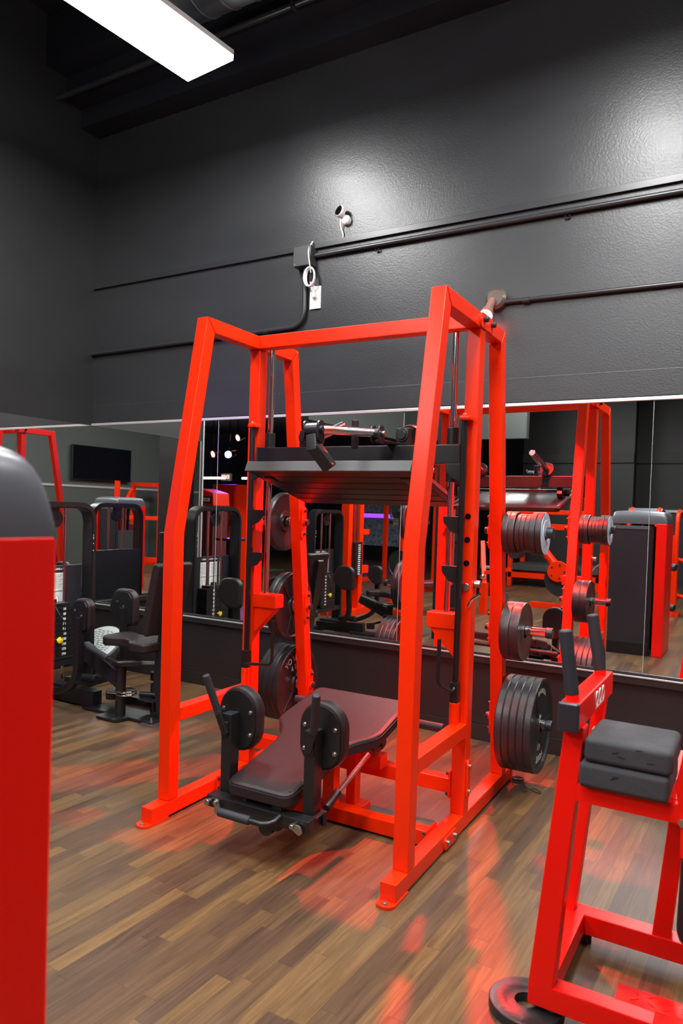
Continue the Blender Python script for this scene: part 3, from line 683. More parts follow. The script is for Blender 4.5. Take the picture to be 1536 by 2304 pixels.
lg.box(uc-0.02, uc+0.16, 0.49, 0.66, 0.012, 0.045, 0.003).bar((uc+0.1, 0.58, 0.30), (uc+0.1, 0.86, 0.36), 0.05, 0.06).box(uc-0.12, uc+0.22, 0.62, 0.69, 0.205, 0.265, 0.004)
obj('bench_support', lg, RED, lpz)
obj('seat_adjuster', MB().prism(rrect(0.60, 0.33, 0.06, 0.035, 0.03), 'x', uc+0.215, uc+0.223, 0.001).cyl((uc+0.21, 0.62, 0.33), (uc+0.235, 0.62, 0.33), 0.02), BLK, bf)
obj('rear_bar', MB().cyl((0.205, 0.862, 0.377), (0.998, 0.862, 0.367), 0.0165, bev=0.005), RUB, lpz)

# ------------------------------------------------------------------ weight plates on the pegs
def plate_mesh(r, th, style, txt=None):
    mb = MB(); h = th/2
    if style == 'york':
        prof = [(0.0315, -h*0.9), (0.050, -h*0.9), (0.056, -h*0.35), (r*0.72, -h*0.35), (r*0.86, -h*0.38), (r*0.90, -h), (r*0.985, -h), (r, -h*0.75), (r, h*0.75), (r*0.985, h), (r*0.90, h), (r*0.86, h*0.38), (0.056, h*0.35), (0.050, h*0.9), (0.0315, h*0.9), (0.0315, -h*0.9)]
        mb.lathe(prof, Matrix.Rotation(PI/2, 4, 'Y'), 64)
        for k in range(3):
            a = math.radians(90+120*k+12); d = Vector((0, math.cos(a), math.sin(a)))
            for sx in (-1, 1): mb.bar(d*0.048+Vector((sx*h*0.42, 0, 0)), d*r*0.875+Vector((sx*h*0.42, 0, 0)), h*0.5, 0.012, d.cross(Vector((1, 0, 0))), 0.003)
    elif style == 'grip':
        prof = [(0.0315, -h), (0.052, -h), (0.058, -h*0.5), (r*0.62, -h*0.5), (r*0.72, -h*0.95), (r*0.96, -h), (r, -h*0.6), (r, h*0.6), (r*0.96, h), (r*0.72, h*0.95), (r*0.62, h*0.5), (0.058, h*0.5), (0.052, h), (0.0315, h), (0.0315, -h)]
        mb.lathe(prof, Matrix.Rotation(PI/2, 4, 'Y'), 64)
    else:
        prof = [(0.0315, -h), (r*0.55, -h), (r*0.58, -h*0.9), (r*0.90, -h*0.9), (r*0.93, -h), (r*0.98, -h), (r, -h*0.8), (r, h*0.8), (r*0.98, h), (r*0.93, h), (r*0.90, h*0.9), (r*0.58, h*0.9), (r*0.55, h), (0.0315, h), (0.0315, -h)]
        mb.lathe(prof, Matrix.Rotation(PI/2, 4, 'Y'), 56)
    return mb
def plate_letters(r, th, side, words):
    """raised letters round the plate; side = +1 / -1 is the face they stand on; words: (text, radius share, centre angle, size)"""
    mb = MB()
    for s, rs, ang, size in words:
        n = len(s); stp = size*0.95/(r*rs)
        for i, ch in enumerate(s):
            if ch == ' ': continue
            a = math.radians(ang)-side*(i-(n-1)/2)*stp*side*1.0
            # angle measured as seen from the face side
            d = Vector((0, side*math.cos(a), math.sin(a))) ; t = Vector((0, side*math.sin(a), -math.cos(a)))
            o = d*r*rs+Vector((side*(th*0.5*0.36), 0, 0))
            text_mb(mb, ch, size*1.25, frame_M(o, t, d), 0.0012, 0.0008)
    return mb
PG = 'weight plates on the leg press pegs'
def put_plate(mesh, u, zc, label, m=IRON, dv=0, lat=None, dz=0, grp=PG):
    o = bpy.data.objects.new('weight_plate', mesh); C.objects.link(o); wn_(o)
    if not mesh.materials: mesh.materials.append(m)
    vc = rback(zc)-V0/2+dv
    o.location = fM(u, vc, zc+dz); o.rotation_euler = (random.uniform(0, 6) if lat is None else lat, 0, PHI)
    o.rotation_euler = (o.rotation_euler[0], 0, PHI)
    return tag(o, label, 'weight plate', grp)
def mesh_of(mb, m):
    me = bpy.data.meshes.new('weight_plate'); mb.bm.to_mesh(me); mb.bm.free(); finish(me); me.materials.append(m); return me
big = mesh_of(plate_mesh(0.223, 0.033, 'york'), IRON)
ordn = ['innermost', 'second', 'third', 'fourth', 'outermost']
for k in range(5):
    o = put_plate(big, D+0.0135+0.0165+k*0.0334, 0.352, f'{ordn[k]} large black plate from the frame on the lower right peg'.replace('outermost large black plate from the frame', 'outermost large lettered plate'), lat=0.35, dz=-0.006)
    if k == 4:
        obj('plate_lettering', plate_letters(0.223, 0.033, 1, [('YORK', 0.70, 270-0.35*57.3+4, 0.034)]), LETTER, o)
        obj('plate_number', plate_letters(0.223, 0.033, 1, [('45', 0.45, 268-0.35*57.3, 0.030)]), LETTER, o)
        obj('plate_small_lettering', plate_letters(0.223, 0.033, 1, [('BARBELL', 0.73, 80-0.35*57.3, 0.024)]), LETTER, o)
mid = mesh_of(plate_mesh(0.138, 0.044, 'flat'), IRON)
for k in range(2): put_plate(mid, D+0.0135+0.022+k*0.0445, 0.798, ['inner', 'outer'][k]+' medium black plate on the middle right peg', dz=-0.006)
sm1 = mesh_of(plate_mesh(0.098, 0.028, 'flat'), IRON); sm2 = mesh_of(plate_mesh(0.088, 0.021, 'flat'), IRON)
smg = mesh_of(plate_mesh(0.098, 0.027, 'flat'), IRON)
u_ = D+0.0135; nm7 = ['innermost', 'second', 'third', 'fourth', 'fifth', 'sixth']
for k, (me, t_) in enumerate(((sm1, 0.028), (sm1, 0.028), (sm2, 0.021), (sm2, 0.021), (sm2, 0.021), (smg, 0.0275), (smg, 0.0275))):
    lab = f'{nm7[k]} small black plate out from the frame on the upper right peg' if k < 6 else 'outermost small plate, its face coloured pale as a reflection, upper right peg'
    o = put_plate(me, u_+t_/2, 1.262, lab, dz=-0.005); u_ += t_+0.0008
    if k == 6:
        obj('plate_face', MB().lathe([(0.028, 0.0), (0.094, 0.0), (0.0945, -0.002), (0.028, -0.002), (0.028, 0)], Matrix.Translation((0.0148, 0, 0)) @ Matrix.Rotation(PI/2, 4, 'Y'), 56).lathe([(0.05, 0.0015), (0.062, 0.0015), (0.063, 0), (0.049, 0), (0.05, 0.0015)], Matrix.Translation((0.0148, 0, 0)) @ Matrix.Rotation(PI/2, 4, 'Y'), 56), IRONG, o, label='plate face with a pale reflection in its colour')
# left side
grip = mesh_of(plate_mesh(0.160, 0.040, 'grip'), IRON)
gg = MB()
o = put_plate(grip, -0.062, 1.262, 'single grooved black plate on the upper left peg', lat=0, dv=0)
gm = MB()
for k in range(22):
    a = 2*PI*k/22
    if k % 7 in (0,): continue
    gm.bar((0.0185, 0.138*math.cos(a)-0.0, 0.138*math.sin(a)), (0.0225, 0.138*math.cos(a), 0.138*math.sin(a)), 0.006, 0.012, (0, math.cos(a), math.sin(a)), 0.001)
obj('plate_lettering', gm, DARK, o)
ml = mesh_of(plate_mesh(0.188, 0.034, 'york'), IRON)
for k in range(2):
    o = put_plate(ml, -0.0135-0.017-k*0.0345, 0.798, ['inner lettered', 'outer'][k]+' black plate on the middle left peg', lat=0.5, dz=-0.006)
    if k == 0: obj('plate_lettering', plate_letters(0.188, 0.034, 1, [('STANDARD', 0.78, 225-28, 0.020)]), DARK, o)
ll = mesh_of(plate_mesh(0.214, 0.036, 'york'), IRON)
for k in range(4):
    o = put_plate(ll, -0.0135-0.018-k*0.0365, 0.352, ['innermost large plate lettered in white', 'second large black plate', 'third large black plate', 'outermost large black plate'][k]+' on the lower left peg', lat=0.1, dz=-0.006)
    if k == 0:
        obj('plate_lettering', plate_letters(0.214, 0.036, 1, [('YORK', 0.70, 106, 0.038)]), LETTER, o)
        obj('plate_number', plate_letters(0.214, 0.036, 1, [('45', 0.46, 103, 0.034)]), LETTER, o)
        obj('plate_small_lettering', plate_letters(0.214, 0.036, 1, [('STANDARD', 0.76, 205, 0.022)]), DARK, o)

# ------------------------------------------------------------------ small things on the floor
o = thing('spring_collar', 'wire spring barbell collar lying on the floor behind the leg press', 'barbell collar', (-1.00, 3.575, 0))
sc = MB()
hel = [(0.028*math.cos(a), 0.028*math.sin(a), 0.006+0.0052*a/(2*PI)*1.0) for a in [2*PI*i/24 for i in range(0, 24*5)]]
sc.tube(hel, 0.0022, 6)
obj('coil', sc, DARK, o)
def loop(x0, y0, ang, ln, wd):
    c, s = math.cos(ang), math.sin(ang); P = []
    for (x, y) in ((0, -0.004), (ln*0.55, -wd), (ln, -wd), (ln+wd*0.8, 0), (ln, wd), (ln*0.6, wd), (ln*0.52, wd*0.3)):
        P.append((x0+c*x-s*y, y0+s*x+c*y, 0.006))
    return bend(P, 0.012)
obj('finger_loop', MB().tube(loop(0.02, -0.018, math.radians(-62), 0.085, 0.012), 0.0022, 6), DARK, o)
obj('finger_loop', MB().tube(loop(0.026, -0.008, math.radians(-32), 0.115, 0.014), 0.0022, 6), DARK, o)
fpl = mesh_of(plate_mesh(0.100, 0.026, 'flat'), IRON)
o = bpy.data.objects.new('weight_plate', fpl); C.objects.link(o); o.location = (-0.500, 1.952, 0.0135); o.rotation_euler = (0, PI/2, 0)
tag(o, 'single black plate lying on the floor under the red bench foot', 'weight plate')

# ------------------------------------------------------------------ RED BENCH WITH FOAM ROLLER PADS (right foreground)
rb = thing('leg_curl_bench', 'red steel bench frame with two grips and stacked foam pads at right', 'gym machine', (-0.49, 1.92, 0))
def rbx(x): return x+0.49
def rby(y): return y-1.92
Z0, Z1 = 0.040, 0.102
obj('base_beam', MB().box(0, 1.1, 0, 0.055, Z0, Z1, 0.004), RED2, rb)
obj('base_beam', MB().box(0.0, 1.1, 0.415, 0.480, Z0, Z1, 0.004), RED2, rb)
obj('base_beam', MB().box(0.0, 0.060, 0.05, 0.42, Z0, Z1, 0.004), RED2, rb)
rf = MB()
for x, y in ((0.06, 0.03), (1.05, 0.03), (0.06, 0.45), (1.05, 0.45)): rf.cyl((x, y, 0.0 if x > 0.1 or y > 0.1 else 0.027), (x, y, Z0), 0.018)
obj('rubber_foot', rf, DARK, rb)
# slanted posts (plane of the outline is x,z)
obj('front_post', MB().prism([(0.0, Z1-0.005), (0.068, 0.80), (0.118, 0.80), (0.0645, Z1-0.005)], 'y', 0.0, 0.055, 0.004), RED2, rb)
obj('rear_post', MB().prism([(-0.003, Z1-0.005), (0.060, 0.80), (0.096, 0.80), (0.028, Z1-0.005)], 'y', 0.418, 0.470, 0.004), RED2, rb)
obj('rear_leg', MB().prism([(0.252, Z1-0.005), (0.300, 0.62), (0.345, 0.62), (0.303, Z1-0.005)], 'y', 0.42, 0.475, 0.004), RED2, rb)
obj('seat_beam', MB().box(0.085, 0.62, 0.0015, 0.0535, 0.607, 0.655, 0.004).box(0.09, 0.62, 0.4195, 0.4685, 0.607, 0.655, 0.004), RED2, rb)
obj('seat_plate', MB().box(0.112, 0.36, 0.03, 0.44, 0.648, 0.658, 0.002), RED2, rb)
hb = obj('grip_beam', MB().box(0.058, 0.108, -0.02, 0.46, 0.794, 0.864, 0.005), RED2, rb, Matrix.Translation((0, 0, 0)) )
obj('end_cap', MB().box(0.056, 0.110, -0.036, -0.018, 0.791, 0.867, 0.007, 3), DARK, hb)
for yy, tx in ((0.015, -0.026), (0.385, -0.030)):
    p = obj('grip_stub', MB().cyl((0.083, yy, 0.86), (0.080, yy, 0.89), 0.0165, n=20), RED2, hb)
    obj('hand_grip', MB().cyl((0.0815, yy, 0.875), (0.083+tx, yy, 1.045), 0.0178, n=24, bev=0.007), RUB, p)
lg_ = MB()
for k in range(3): lg_.tube([(0.1088, 0.20+0.045*k+0.016*math.cos(a), 0.833+0.020*math.sin(a)) for a in [2*PI*i/18 for i in range(18)]], 0.0022, 6, closed=True)
obj('round_badge', lg_.box(0.1075, 0.109, 0.19, 0.31, 0.806, 0.8095, 0.0005), PAPER, hb, label='white round badge on the grip beam side')
obj('warning_sticker', MB().box(0.1185, 0.1195, 0.10, 0.13, 0.70, 0.76, 0.0005).box(0.118, 0.119, 0.10, 0.13, 0.765, 0.775, 0.0005), PAPER, rb)
obj('foam_pad', MB().box(0.112, 0.322, -0.030, 0.195, 0.658, 0.7215, 0.013, 4), FOAM, rb)
obj('foam_pad', MB().box(0.122, 0.328, -0.026, 0.190, 0.7225, 0.786, 0.016, 4), FOAM, rb)
ck = MB()
for x, z, a in ((0.19, 0.757, 0.3), (0.205, 0.752, -0.2), (0.27, 0.748, 0.1), (0.19, 0.690, 0.9), (0.196, 0.694, 0.6), (0.245, 0.775, 0.1)):
    ck.bar((x, -0.0268 if z > 0.72 else -0.0308, z), (x+0.016*math.cos(a), -0.0268 if z > 0.72 else -0.0308, z+0.016*math.sin(a)), 0.0012, 0.0015, (0, 1, 0), 0)
obj('foam_cut', ck, SCREEN, rb)
obj('arm_plate', MB().prism([(0.333, 0.70), (0.350, 0.80), (0.372, 0.795), (0.380, 0.62), (0.372, 0.53), (0.350, 0.53), (0.347, 0.62)], 'y', -0.004, 0.010, 0.002), RED2, rb)
obj('arm_block', MB().box(0.335, 0.375, 0.16, 0.21, 0.70, 0.785, 0.004), RED2, rb)
bo = MB(); hexbolt(bo, (0.352, -0.004, 0.615), (0, -1, 0), 0.008, 0.008); obj('bolt', bo, CHR, rb)
obj('knee_pad', MB().prism(smooth_poly([(0.352, 0.60), (0.430, 0.60), (0.430, 0.30), (0.356, 0.30), (0.345, 0.33)], 0.02), 'y', 0.03, 0.28, 0.012, 3), VINYL, rb)
tr = MB().box(0.205, 0.62, 0.052, 0.150, 0.078, 0.088, 0.001)
tr.box(0.305, 0.62, -0.0, 0.055, 0.0995, 0.1045, 0.001)
for i in range(9):
    for j in range(3):
        a = (PI/4 if (i+j) % 2 else -PI/4); cx_, cy_ = 0.25+0.04*i, 0.068+0.032*j
        d = Vector((math.cos(a), math.sin(a), 0))*0.011; tr.bar(Vector((cx_, cy_, 0.0885))-d, Vector((cx_, cy_, 0.0885))+d, 0.004, 0.0025, (0, 0, 1), 0.001)
obj('tread_plate', tr, RED2, rb)
obj('frame_upright', MB().box(0.56, 0.62, 0.0, 0.055, Z1, 0.65, 0.004).box(0.56, 0.62, 0.418, 0.47, Z1, 0.65, 0.004), RED2, rb)

# ------------------------------------------------------------------ RED COLUMN MACHINE WITH SLATE CAP (left foreground, whole in the mirror)
cm = thing('weight_stack_tower', 'bright red weight stack tower with a rounded slate grey cap at left edge', 'gym machine', (-1.05, 0.36, 0))
x0, x1, ya, yb = -0.255, 0.255, -0.30, 0.275      # local extents; +y side faces the mirrors
sd = MB().prism([(ya, 0.0), (yb, 0.0), (yb, 1.296), (ya, 1.296)], 'x', x1-0.095, x1, 0.008, 3)
obj('side_column', sd, RED2, cm)
obj('side_column', MB().box(x0, x0+0.06, ya, ya+0.10, 0.0, 1.29, 0.006), RED2, cm)
cp = MB(); b = bmesh.new()
NX, NY = 44, 36
hx, hy, cx_, cy_ = (x1-x0)/2-0.001, (yb-ya)/2-0.004, (x0+x1)/2, (ya+yb)/2
def sp_(i, n):
    t = -1+2*i/n; return math.copysign(1-(1-abs(t))**3.2, t)
grid = [[None]*(NY+1) for _ in range(NX+1)]
for i in range(NX+1):
    for j in range(NY+1):
        X, Y_ = sp_(i, NX), sp_(j, NY)
        ex = (max(0, 1-abs(X)**24))**0.5; ey = (max(0, 1-abs(Y_)**14))**0.5
        grid[i][j] = b.verts.new((cx_+hx*X, cy_+hy*Y_, 1.299+0.107*ex*ey+0.014*(1-X*X)*ey))
for i in range(NX):
    for j in range(NY): b.faces.new((grid[i][j], grid[i+1][j], grid[i+1][j+1], grid[i][j+1]))
bmesh.ops.recalc_face_normals(b, faces=b.faces[:])
cp.add(b); cp.box(cx_-hx, cx_+hx, cy_-hy, cy_+hy, 1.288, 1.2995, 0.001)
obj('cap', cp, CAP, cm)
pnl = MB().box(x0, x1-0.15, yb-0.028, yb-0.010, 0.11, 1.24, 0.004)
shr = obj('shroud_panel', pnl, DARK, cm)
obj('panel_band', MB().box(x0, x1-0.15, yb-0.024, yb-0.004, 1.235, 1.270, 0.003), CAP, shr)
obj('panel_base', MB().box(x0, x1-0.13, yb-0.04, yb-0.006, 0.0, 0.12, 0.003), BLK, shr)
obj('inner_post', MB().box(x1-0.152, x1-0.118, yb-0.06, yb-0.02, 0.0, 1.29, 0.003), BLK, cm)
hp = MB()
for yy in (ya+0.02, ya+0.12): hp.tube(bend([(x0+0.09, yy, 0.0), (x0+0.09, yy, 1.27), (x1-0.15, yy, 1.27), (x1-0.15, yy, 0.0)], 0.10), 0.022, 10)
obj('inner_hoop', hp, BLK, cm)
obj('lower_shroud', MB().box(x0+0.004, x1-0.10, ya, ya+0.02, 0.02, 0.90, 0.004).box(x0-0.002, x0+0.014, ya+0.10, yb-0.03, 0.02, 0.92, 0.004), GREYD, cm)
obj('guide_rod', MB().cyl((0.0, -0.02, 0.1), (0.0, -0.02, 1.28), 0.011).cyl((-0.11, -0.02, 0.1), (-0.11, -0.02, 1.28), 0.011), CHR, cm)
obj('weight_stack', MB().box(-0.17, 0.07, -0.10, 0.07, 0.12, 0.62, 0.004), BLK, cm)

# ------------------------------------------------------------------ BLACK HIP MACHINE with weight stack
def hip_machine():
    """local: stack hoop in the plane x=0, user side towards +x; y along the back wall depth"""
    t = thing('hip_adductor_machine', 'black seated thigh machine with weight stack against the left wall', 'gym machine', (-4.16, 3.29, 0), 0, 'black seated thigh machines')
    hoop = bend([(0.0, 0.30, 0.02), (0.0, 0.30, 1.310), (0.0, -0.30, 1.310), (0.0, -0.30, 0.02)], 0.13, 8)
    mb = MB()
    # flat-section hoop: sweep of a rectangular bar
    b = bmesh.new(); rings = []
    for i, p in enumerate(hoop):
        tt = (hoop[min(i+1, len(hoop)-1)]-hoop[max(i-1, 0)]).normalized(); nn = tt.cross(Vector((1, 0, 0)))
        rings.append([b.verts.new(p+Vector((sx*0.055, 0, 0))+nn*sn*0.021) for sx, sn in ((-1, -1), (1, -1), (1, 1), (-1, 1))])
    for A, B in zip(rings, rings[1:]):
        for k in range(4): b.faces.new((A[k], A[(k+1) % 4], B[(k+1) % 4], B[k]))
    b.faces.new(rings[0]); b.faces.new(rings[-1]); bmesh.ops.recalc_face_normals(b, faces=b.faces[:])
    es = [e for e in b.edges if len(e.link_faces) == 2 and e.calc_face_angle(0) > 0.9]
    bmesh.ops.bevel(b, geom=es, offset=0.007, segments=2, affect='EDGES')
    mb.add(b); obj('stack_hoop', mb, BLK, t)
    obj('guide_rod', MB().cyl((0.0, 0.085, 0.10), (0.0, 0.085, 1.29), 0.011), CHR, t)
    obj('guide_rod', MB().cyl((0.0, -0.095, 0.10), (0.0, -0.095, 1.29), 0.011), CHR, t)
    obj('pulley', MB().cyl((-0.014, -0.005, 1.215), (0.014, -0.005, 1.215), 0.062, bev=0.003).box(-0.02, 0.02, -0.03, 0.02, 1.21, 1.30, 0.003), BLK, t)
    obj('cable', MB().cyl((0.0, -0.005, 0.62), (0.0, -0.005, 1.17), 0.004, n=8).box(-0.012, 0.012, -0.03, 0.02, 0.60, 0.66, 0.002), BLK, t)
    ws = MB()
    for k in range(10): ws.box(-0.055, 0.055, -0.155, 0.145, 0.268+0.0345*k, 0.268+0.0345*k+0.0325, 0.002)
    ws.box(-0.045, 0.045, -0.11, 0.10, 0.615, 0.635, 0.003)
    st = obj('weight_stack', ws, BLK, t)
    nm = MB()
    for k, s_ in enumerate(('190', '170', '150', '130', '110', '90', '70', '50', '30', '10')):
        text_mb(nm, s_, 0.024, frame_M((0.0558, 0.050, 0.284+0.0345*k), (0, 1, 0), (0, 0, 1)), 0.0008, 0.0004)
    obj('stack_numbers', nm, PAPER, st)
    hm = MB()
    for k in range(10): hm.cyl((0.0545, -0.005, 0.284+0.0345*k), (0.0558, -0.005, 0.284+0.0345*k), 0.004, n=10)
    obj('pin_hole', hm, SCREEN, st)
    obj('selector_pin', MB().cyl((0.05, -0.005, 0.388), (0.085, -0.005, 0.388), 0.006).lathe([(0, 0.012), (0.010, 0.012), (0.021, 0.008), (0.023, 0.0), (0, 0)], Matrix.Translation((0.082, -0.005, 0.388)) @ Matrix.Rotation(PI/2, 4, 'Y'), 20), YEL, st)
    obj('pin_lanyard', MB().tube(bend([(0.09, -0.005, 0.395), (0.10, 0.03, 0.50), (0.075, -0.02, 0.58), (0.03, -0.01, 0.63)], 0.06), 0.003, 6), BLK, st)
    obj('stack_base', MB().box(-0.05, 0.05, -0.28, 0.28, 0.20, 0.245, 0.003).box(-0.055, 0.055, -0.15, 0.14, 0.246, 0.266, 0.006), BLK, t)
    pn = obj('back_panel', MB().box(-0.062, -0.050, -0.28, 0.28, 0.24, 0.885, 0.004), DARK, t)
    lb = MB()
    for yc in (-0.055, 0.065): lb.box(-0.0499, -0.0488, yc-0.052, yc+0.052, 0.56, 0.835, 0.0004)
    p = obj('instruction_label', lb, PAPER, pn)
    tx = MB()
    for yc in (-0.055, 0.065):
        for k in range(9): tx.box(-0.0489, -0.0484, yc-0.045, yc+0.045-(k % 3)*0.012, 0.818-0.011*k, 0.820-0.011*k, 0)
        tx.box(-0.0489, -0.0483, yc-0.048, yc+0.048, 0.703, 0.708, 0)
        tx.tube([(-0.0487, yc+0.018*math.cos(a), 0.635+0.045*math.sin(a)) for a in [2*PI*i/16 for i in range(16)]], 0.0012, 4, closed=True)
    obj('label_print', tx, DARK, p)
    hd_ = MB()
    for k in range(13):
        if k in (7,): continue
        hd_.box(-0.0498, -0.049, -0.105+0.0165*k, -0.094+0.0165*k, 0.855, 0.868 if k % 3 else 0.864, 0)
    obj('label_heading', hd_, PAPER, pn)
    sp = MB()
    for k, z in enumerate((1.10, 1.085, 1.075, 1.04, 0.99)): sp.cyl((0.0545, 0.287, z), (0.0565, 0.287, z), 0.0035, n=10)
    obj('hoop_rivet', sp, PAPER, t)
    # base rails
    obj('base_frame', MB().box(-0.05, 0.50, -0.075, 0.0, 0.01, 0.115, 0.006).box(0.44, 1.05, -0.11, 0.02, 0.004, 0.022, 0.003).prism(smooth_poly([(0.66, -0.20), (0.84, -0.20), (0.86, -0.08), (1.06, -0.12), (1.06, 0.05), (0.66, 0.05)], 0.03), 'z', 0.004, 0.020, 0.002)
        .box(-0.04, 0.04, -0.36, 0.36, 0.01, 0.06, 0.004).box(0.45, 1.0, 0.16, 0.20, 0.01, 0.05, 0.003), BLK, t)
    # curved arm of the near pad
    for s in (-1, 1):
        yc = -0.235 if s < 0 else 0.225
        pts = bend([(0.02, yc*0.55, 0.09), (0.30, yc*0.75, 0.10), (0.545 if s < 0 else 0.46, yc, 0.22), (0.545 if s < 0 else 0.44, yc, 0.60)], 0.16, 8)
        a_ = MB()
        for p0, p1 in zip(pts, pts[1:]): a_.bar(p0-(p1-p0)*0.08, p1+(p1-p0)*0.08, 0.045, 0.045, (0, 1, 0), 0.004)
        arm = obj('thigh_arm', a_, BLK, t)
        px = 0.545 if s < 0 else 0.42
        k_ = 1.0 if s < 0 else 1.42
        PZ = lambda pts: [(px+(x)*k_, 0.625+(z-0.625)*(k_*0.86 if s > 0 else 1)-(0.012 if s > 0 else 0)) for x, z in pts]
        poly = smooth_poly(PZ([(-0.095, 0.645), (-0.055, 0.735), (0.04, 0.735), (0.075, 0.70), (0.075, 0.53), (-0.02, 0.53), (-0.095, 0.60)]), 0.045)
        o_ = obj('thigh_pad', MB().prism(poly, 'y', yc+s*0.012, yc+s*0.068 if s > 0 else yc+0.056, 0.016, 4) if s > 0 else MB().prism(poly, 'y', yc+0.01, yc+0.066, 0.016, 4), VINYL, arm)
        obj('pad_backing', MB().prism(smooth_poly(PZ([(-0.08, 0.65), (-0.045, 0.72), (0.035, 0.72), (0.062, 0.69), (0.062, 0.54), (-0.02, 0.54), (-0.08, 0.61)]), 0.035), 'y', yc-0.002 if s < 0 else yc+0.002, yc+0.012, 0.001), BLK, o_)
        bo = MB(); hexbolt(bo, (px-0.04, yc-0.003, 0.66), (0, -1, 0), 0.007, 0.005); hexbolt(bo, (px+0.02, yc-0.003, 0.63), (0, -1, 0), 0.007, 0.005)
        obj('bolt', bo, STEEL, o_)
    obj('diagonal_beam', MB().bar((0.42, -0.09, 0.385), (0.77, -0.09, 0.235), 0.045, 0.11, (0, 0, 1), 0.003), BLK, t)
    obj('beam_edge', MB().bar((0.42, -0.115, 0.437), (0.77, -0.115, 0.287), 0.003, 0.004, (0, 0, 1), 0.0005), STEEL, t)
    obj('seat_post', MB().cyl((0.775, -0.10, 0.01), (0.775, -0.10, 0.335), 0.032, bev=0.003).prism(smooth_poly([(0.73, -0.15), (0.82, -0.15), (1.02, 0.02), (0.95, 0.08), (0.73, -0.05)], 0.03), 'z', 0.335, 0.348, 0.002), BLK, t)
    cr = MB()
    for z, r in ((0.170, 0.058), (0.152, 0.060)): cr.tube([(0.80+r*math.cos(a), -0.075+r*math.sin(a), z) for a in [2*PI*i/28 for i in range(28)]], 0.006, 8, closed=True)
    obj('cable_ring', cr.cyl((0.70, -0.14, 0.16), (0.78, -0.12, 0.16), 0.010), CHR, t)
    obj('range_cam', MB().lathe([(0, 0.010), (0.10, 0.010), (0.10, 0.0), (0, 0.0)], Matrix.Translation((0.89, 0.07, 0.105)), 32).cyl((0.89, 0.07, 0.02), (0.89, 0.07, 0.20), 0.022).cyl((0.60, 0.0, 0.075), (0.60, 0.0, 0.13), 0.045).bar((0.60, -0.03, 0.12), (0.73, -0.12, 0.16), 0.03, 0.02)
        .cyl((0.82, 0.02, 0.135), (0.97, 0.08, 0.135), 0.018).cyl((0.86, 0.13, 0.21), (0.86, 0.13, 0.26), 0.045), BLK, t)
    obj('idler_roller', MB().cyl((0.22, 0.02, 0.155), (0.42, 0.02, 0.165), 0.028, bev=0.004), BLK, t)
    # seat
    sb = smooth_poly([(0.575, -0.075), (0.63, -0.12), (0.74, -0.07), (0.82, -0.08), (0.88, -0.155), (1.02, -0.155), (1.03, 0.175), (0.88, 0.175), (0.82, 0.10), (0.74, 0.09), (0.63, 0.14), (0.575, 0.095)], 0.045)
    obj('seat_pad', MB().prism(sb, 'z', 0.436, 0.494, 0.014, 4), VINYL, t)
    for s in (-1, 1):
        yy = 0.01+s*0.22
        h_ = obj('handle_bar', MB().tube(bend([(0.95, 0.01+s*0.12, 0.375), (0.87, yy, 0.375), (0.80, yy, 0.385), (0.60, yy, 0.440)], 0.03), 0.011, 10), BLK, t)
        obj('hand_grip', MB().cyl((0.775, yy, 0.392), (0.595, yy, 0.441), 0.0185, bev=0.006), RUB, h_)
    obj('back_pad', MB().prism(smooth_poly([(1.02, 0.53), (0.96, 0.555), (1.055, 0.985), (1.115, 0.98)], 0.04), 'y', -0.14, 0.16, 0.018, 4), VINYL, t)
    obj('back_frame', MB().prism(smooth_poly([(0.985, 0.36), (1.02, 0.60), (1.10, 0.93), (1.125, 0.92), (1.075, 0.56), (1.03, 0.30), (1.06, 0.02), (1.02, 0.02), (0.975, 0.28)], 0.02), 'y', -0.03, 0.05, 0.003), BLK, t)
    obj('floor_foot', MB().box(0.98, 1.09, -0.13, -0.05, 0.0, 0.012, 0.002).cyl((1.03, -0.09, 0.012), (1.03, -0.09, 0.045), 0.010, 0.005), STEEL, t)
    return t
hipm = hip_machine()
dup(hipm, (-4.16, 1.40, 0), 0, 'black seated thigh machine seen only in the mirror, past the wall end', 'black seated thigh machines')

# round step deck leaning behind the hip machine
stp = thing('step_platform', 'round grey step deck with ribbed tread leaning behind the black machine', 'step platform', (-4.31, 3.80, 0.245))
Ms = Matrix.Rotation(math.radians(36), 4, 'X') @ Matrix.Rotation(math.radians(0), 4, 'Y')
b1 = MB().lathe([(0, -0.06), (0.20, -0.06), (0.215, -0.03), (0.215, 0.0), (0.205, 0.012), (0, 0.012)], Ms, 48)
obj('deck_body', b1, GREYD, stp)
obj('riser', MB().box(-0.12, 0.12, -0.10, 0.10, -0.245, -0.03, 0.01), GREYD, stp)
b2 = MB().lathe([(0.0, 0.022), (0.185, 0.022), (0.196, 0.016), (0.205, 0.012), (0.210, 0.0), (0, 0.0)], Ms, 48)
dk = obj('deck_top', b2, GREY, stp)
tr = MB()
for i in range(-7, 8):
    y = i*0.02; hw_ = math.sqrt(max(0, 0.165**2-y*y))
    x = -hw_
    while x < hw_:
        ln = 0.022+0.012*((i*7+int(x*100)) % 3)/2
        p0 = Ms @ Vector((x, y+0.004*math.sin(x*60), 0.0225)); p1 = Ms @ Vector((min(x+ln, hw_), y+0.004*math.sin(x*60+1), 0.0225))
        if (p1-p0).length > 0.004: tr.bar(p0, p1, 0.006, 0.003, Ms.to_3x3() @ Vector((0, 0, 1)), 0.001)
        x += ln+0.014
obj('tread', tr, GREYD, stp)

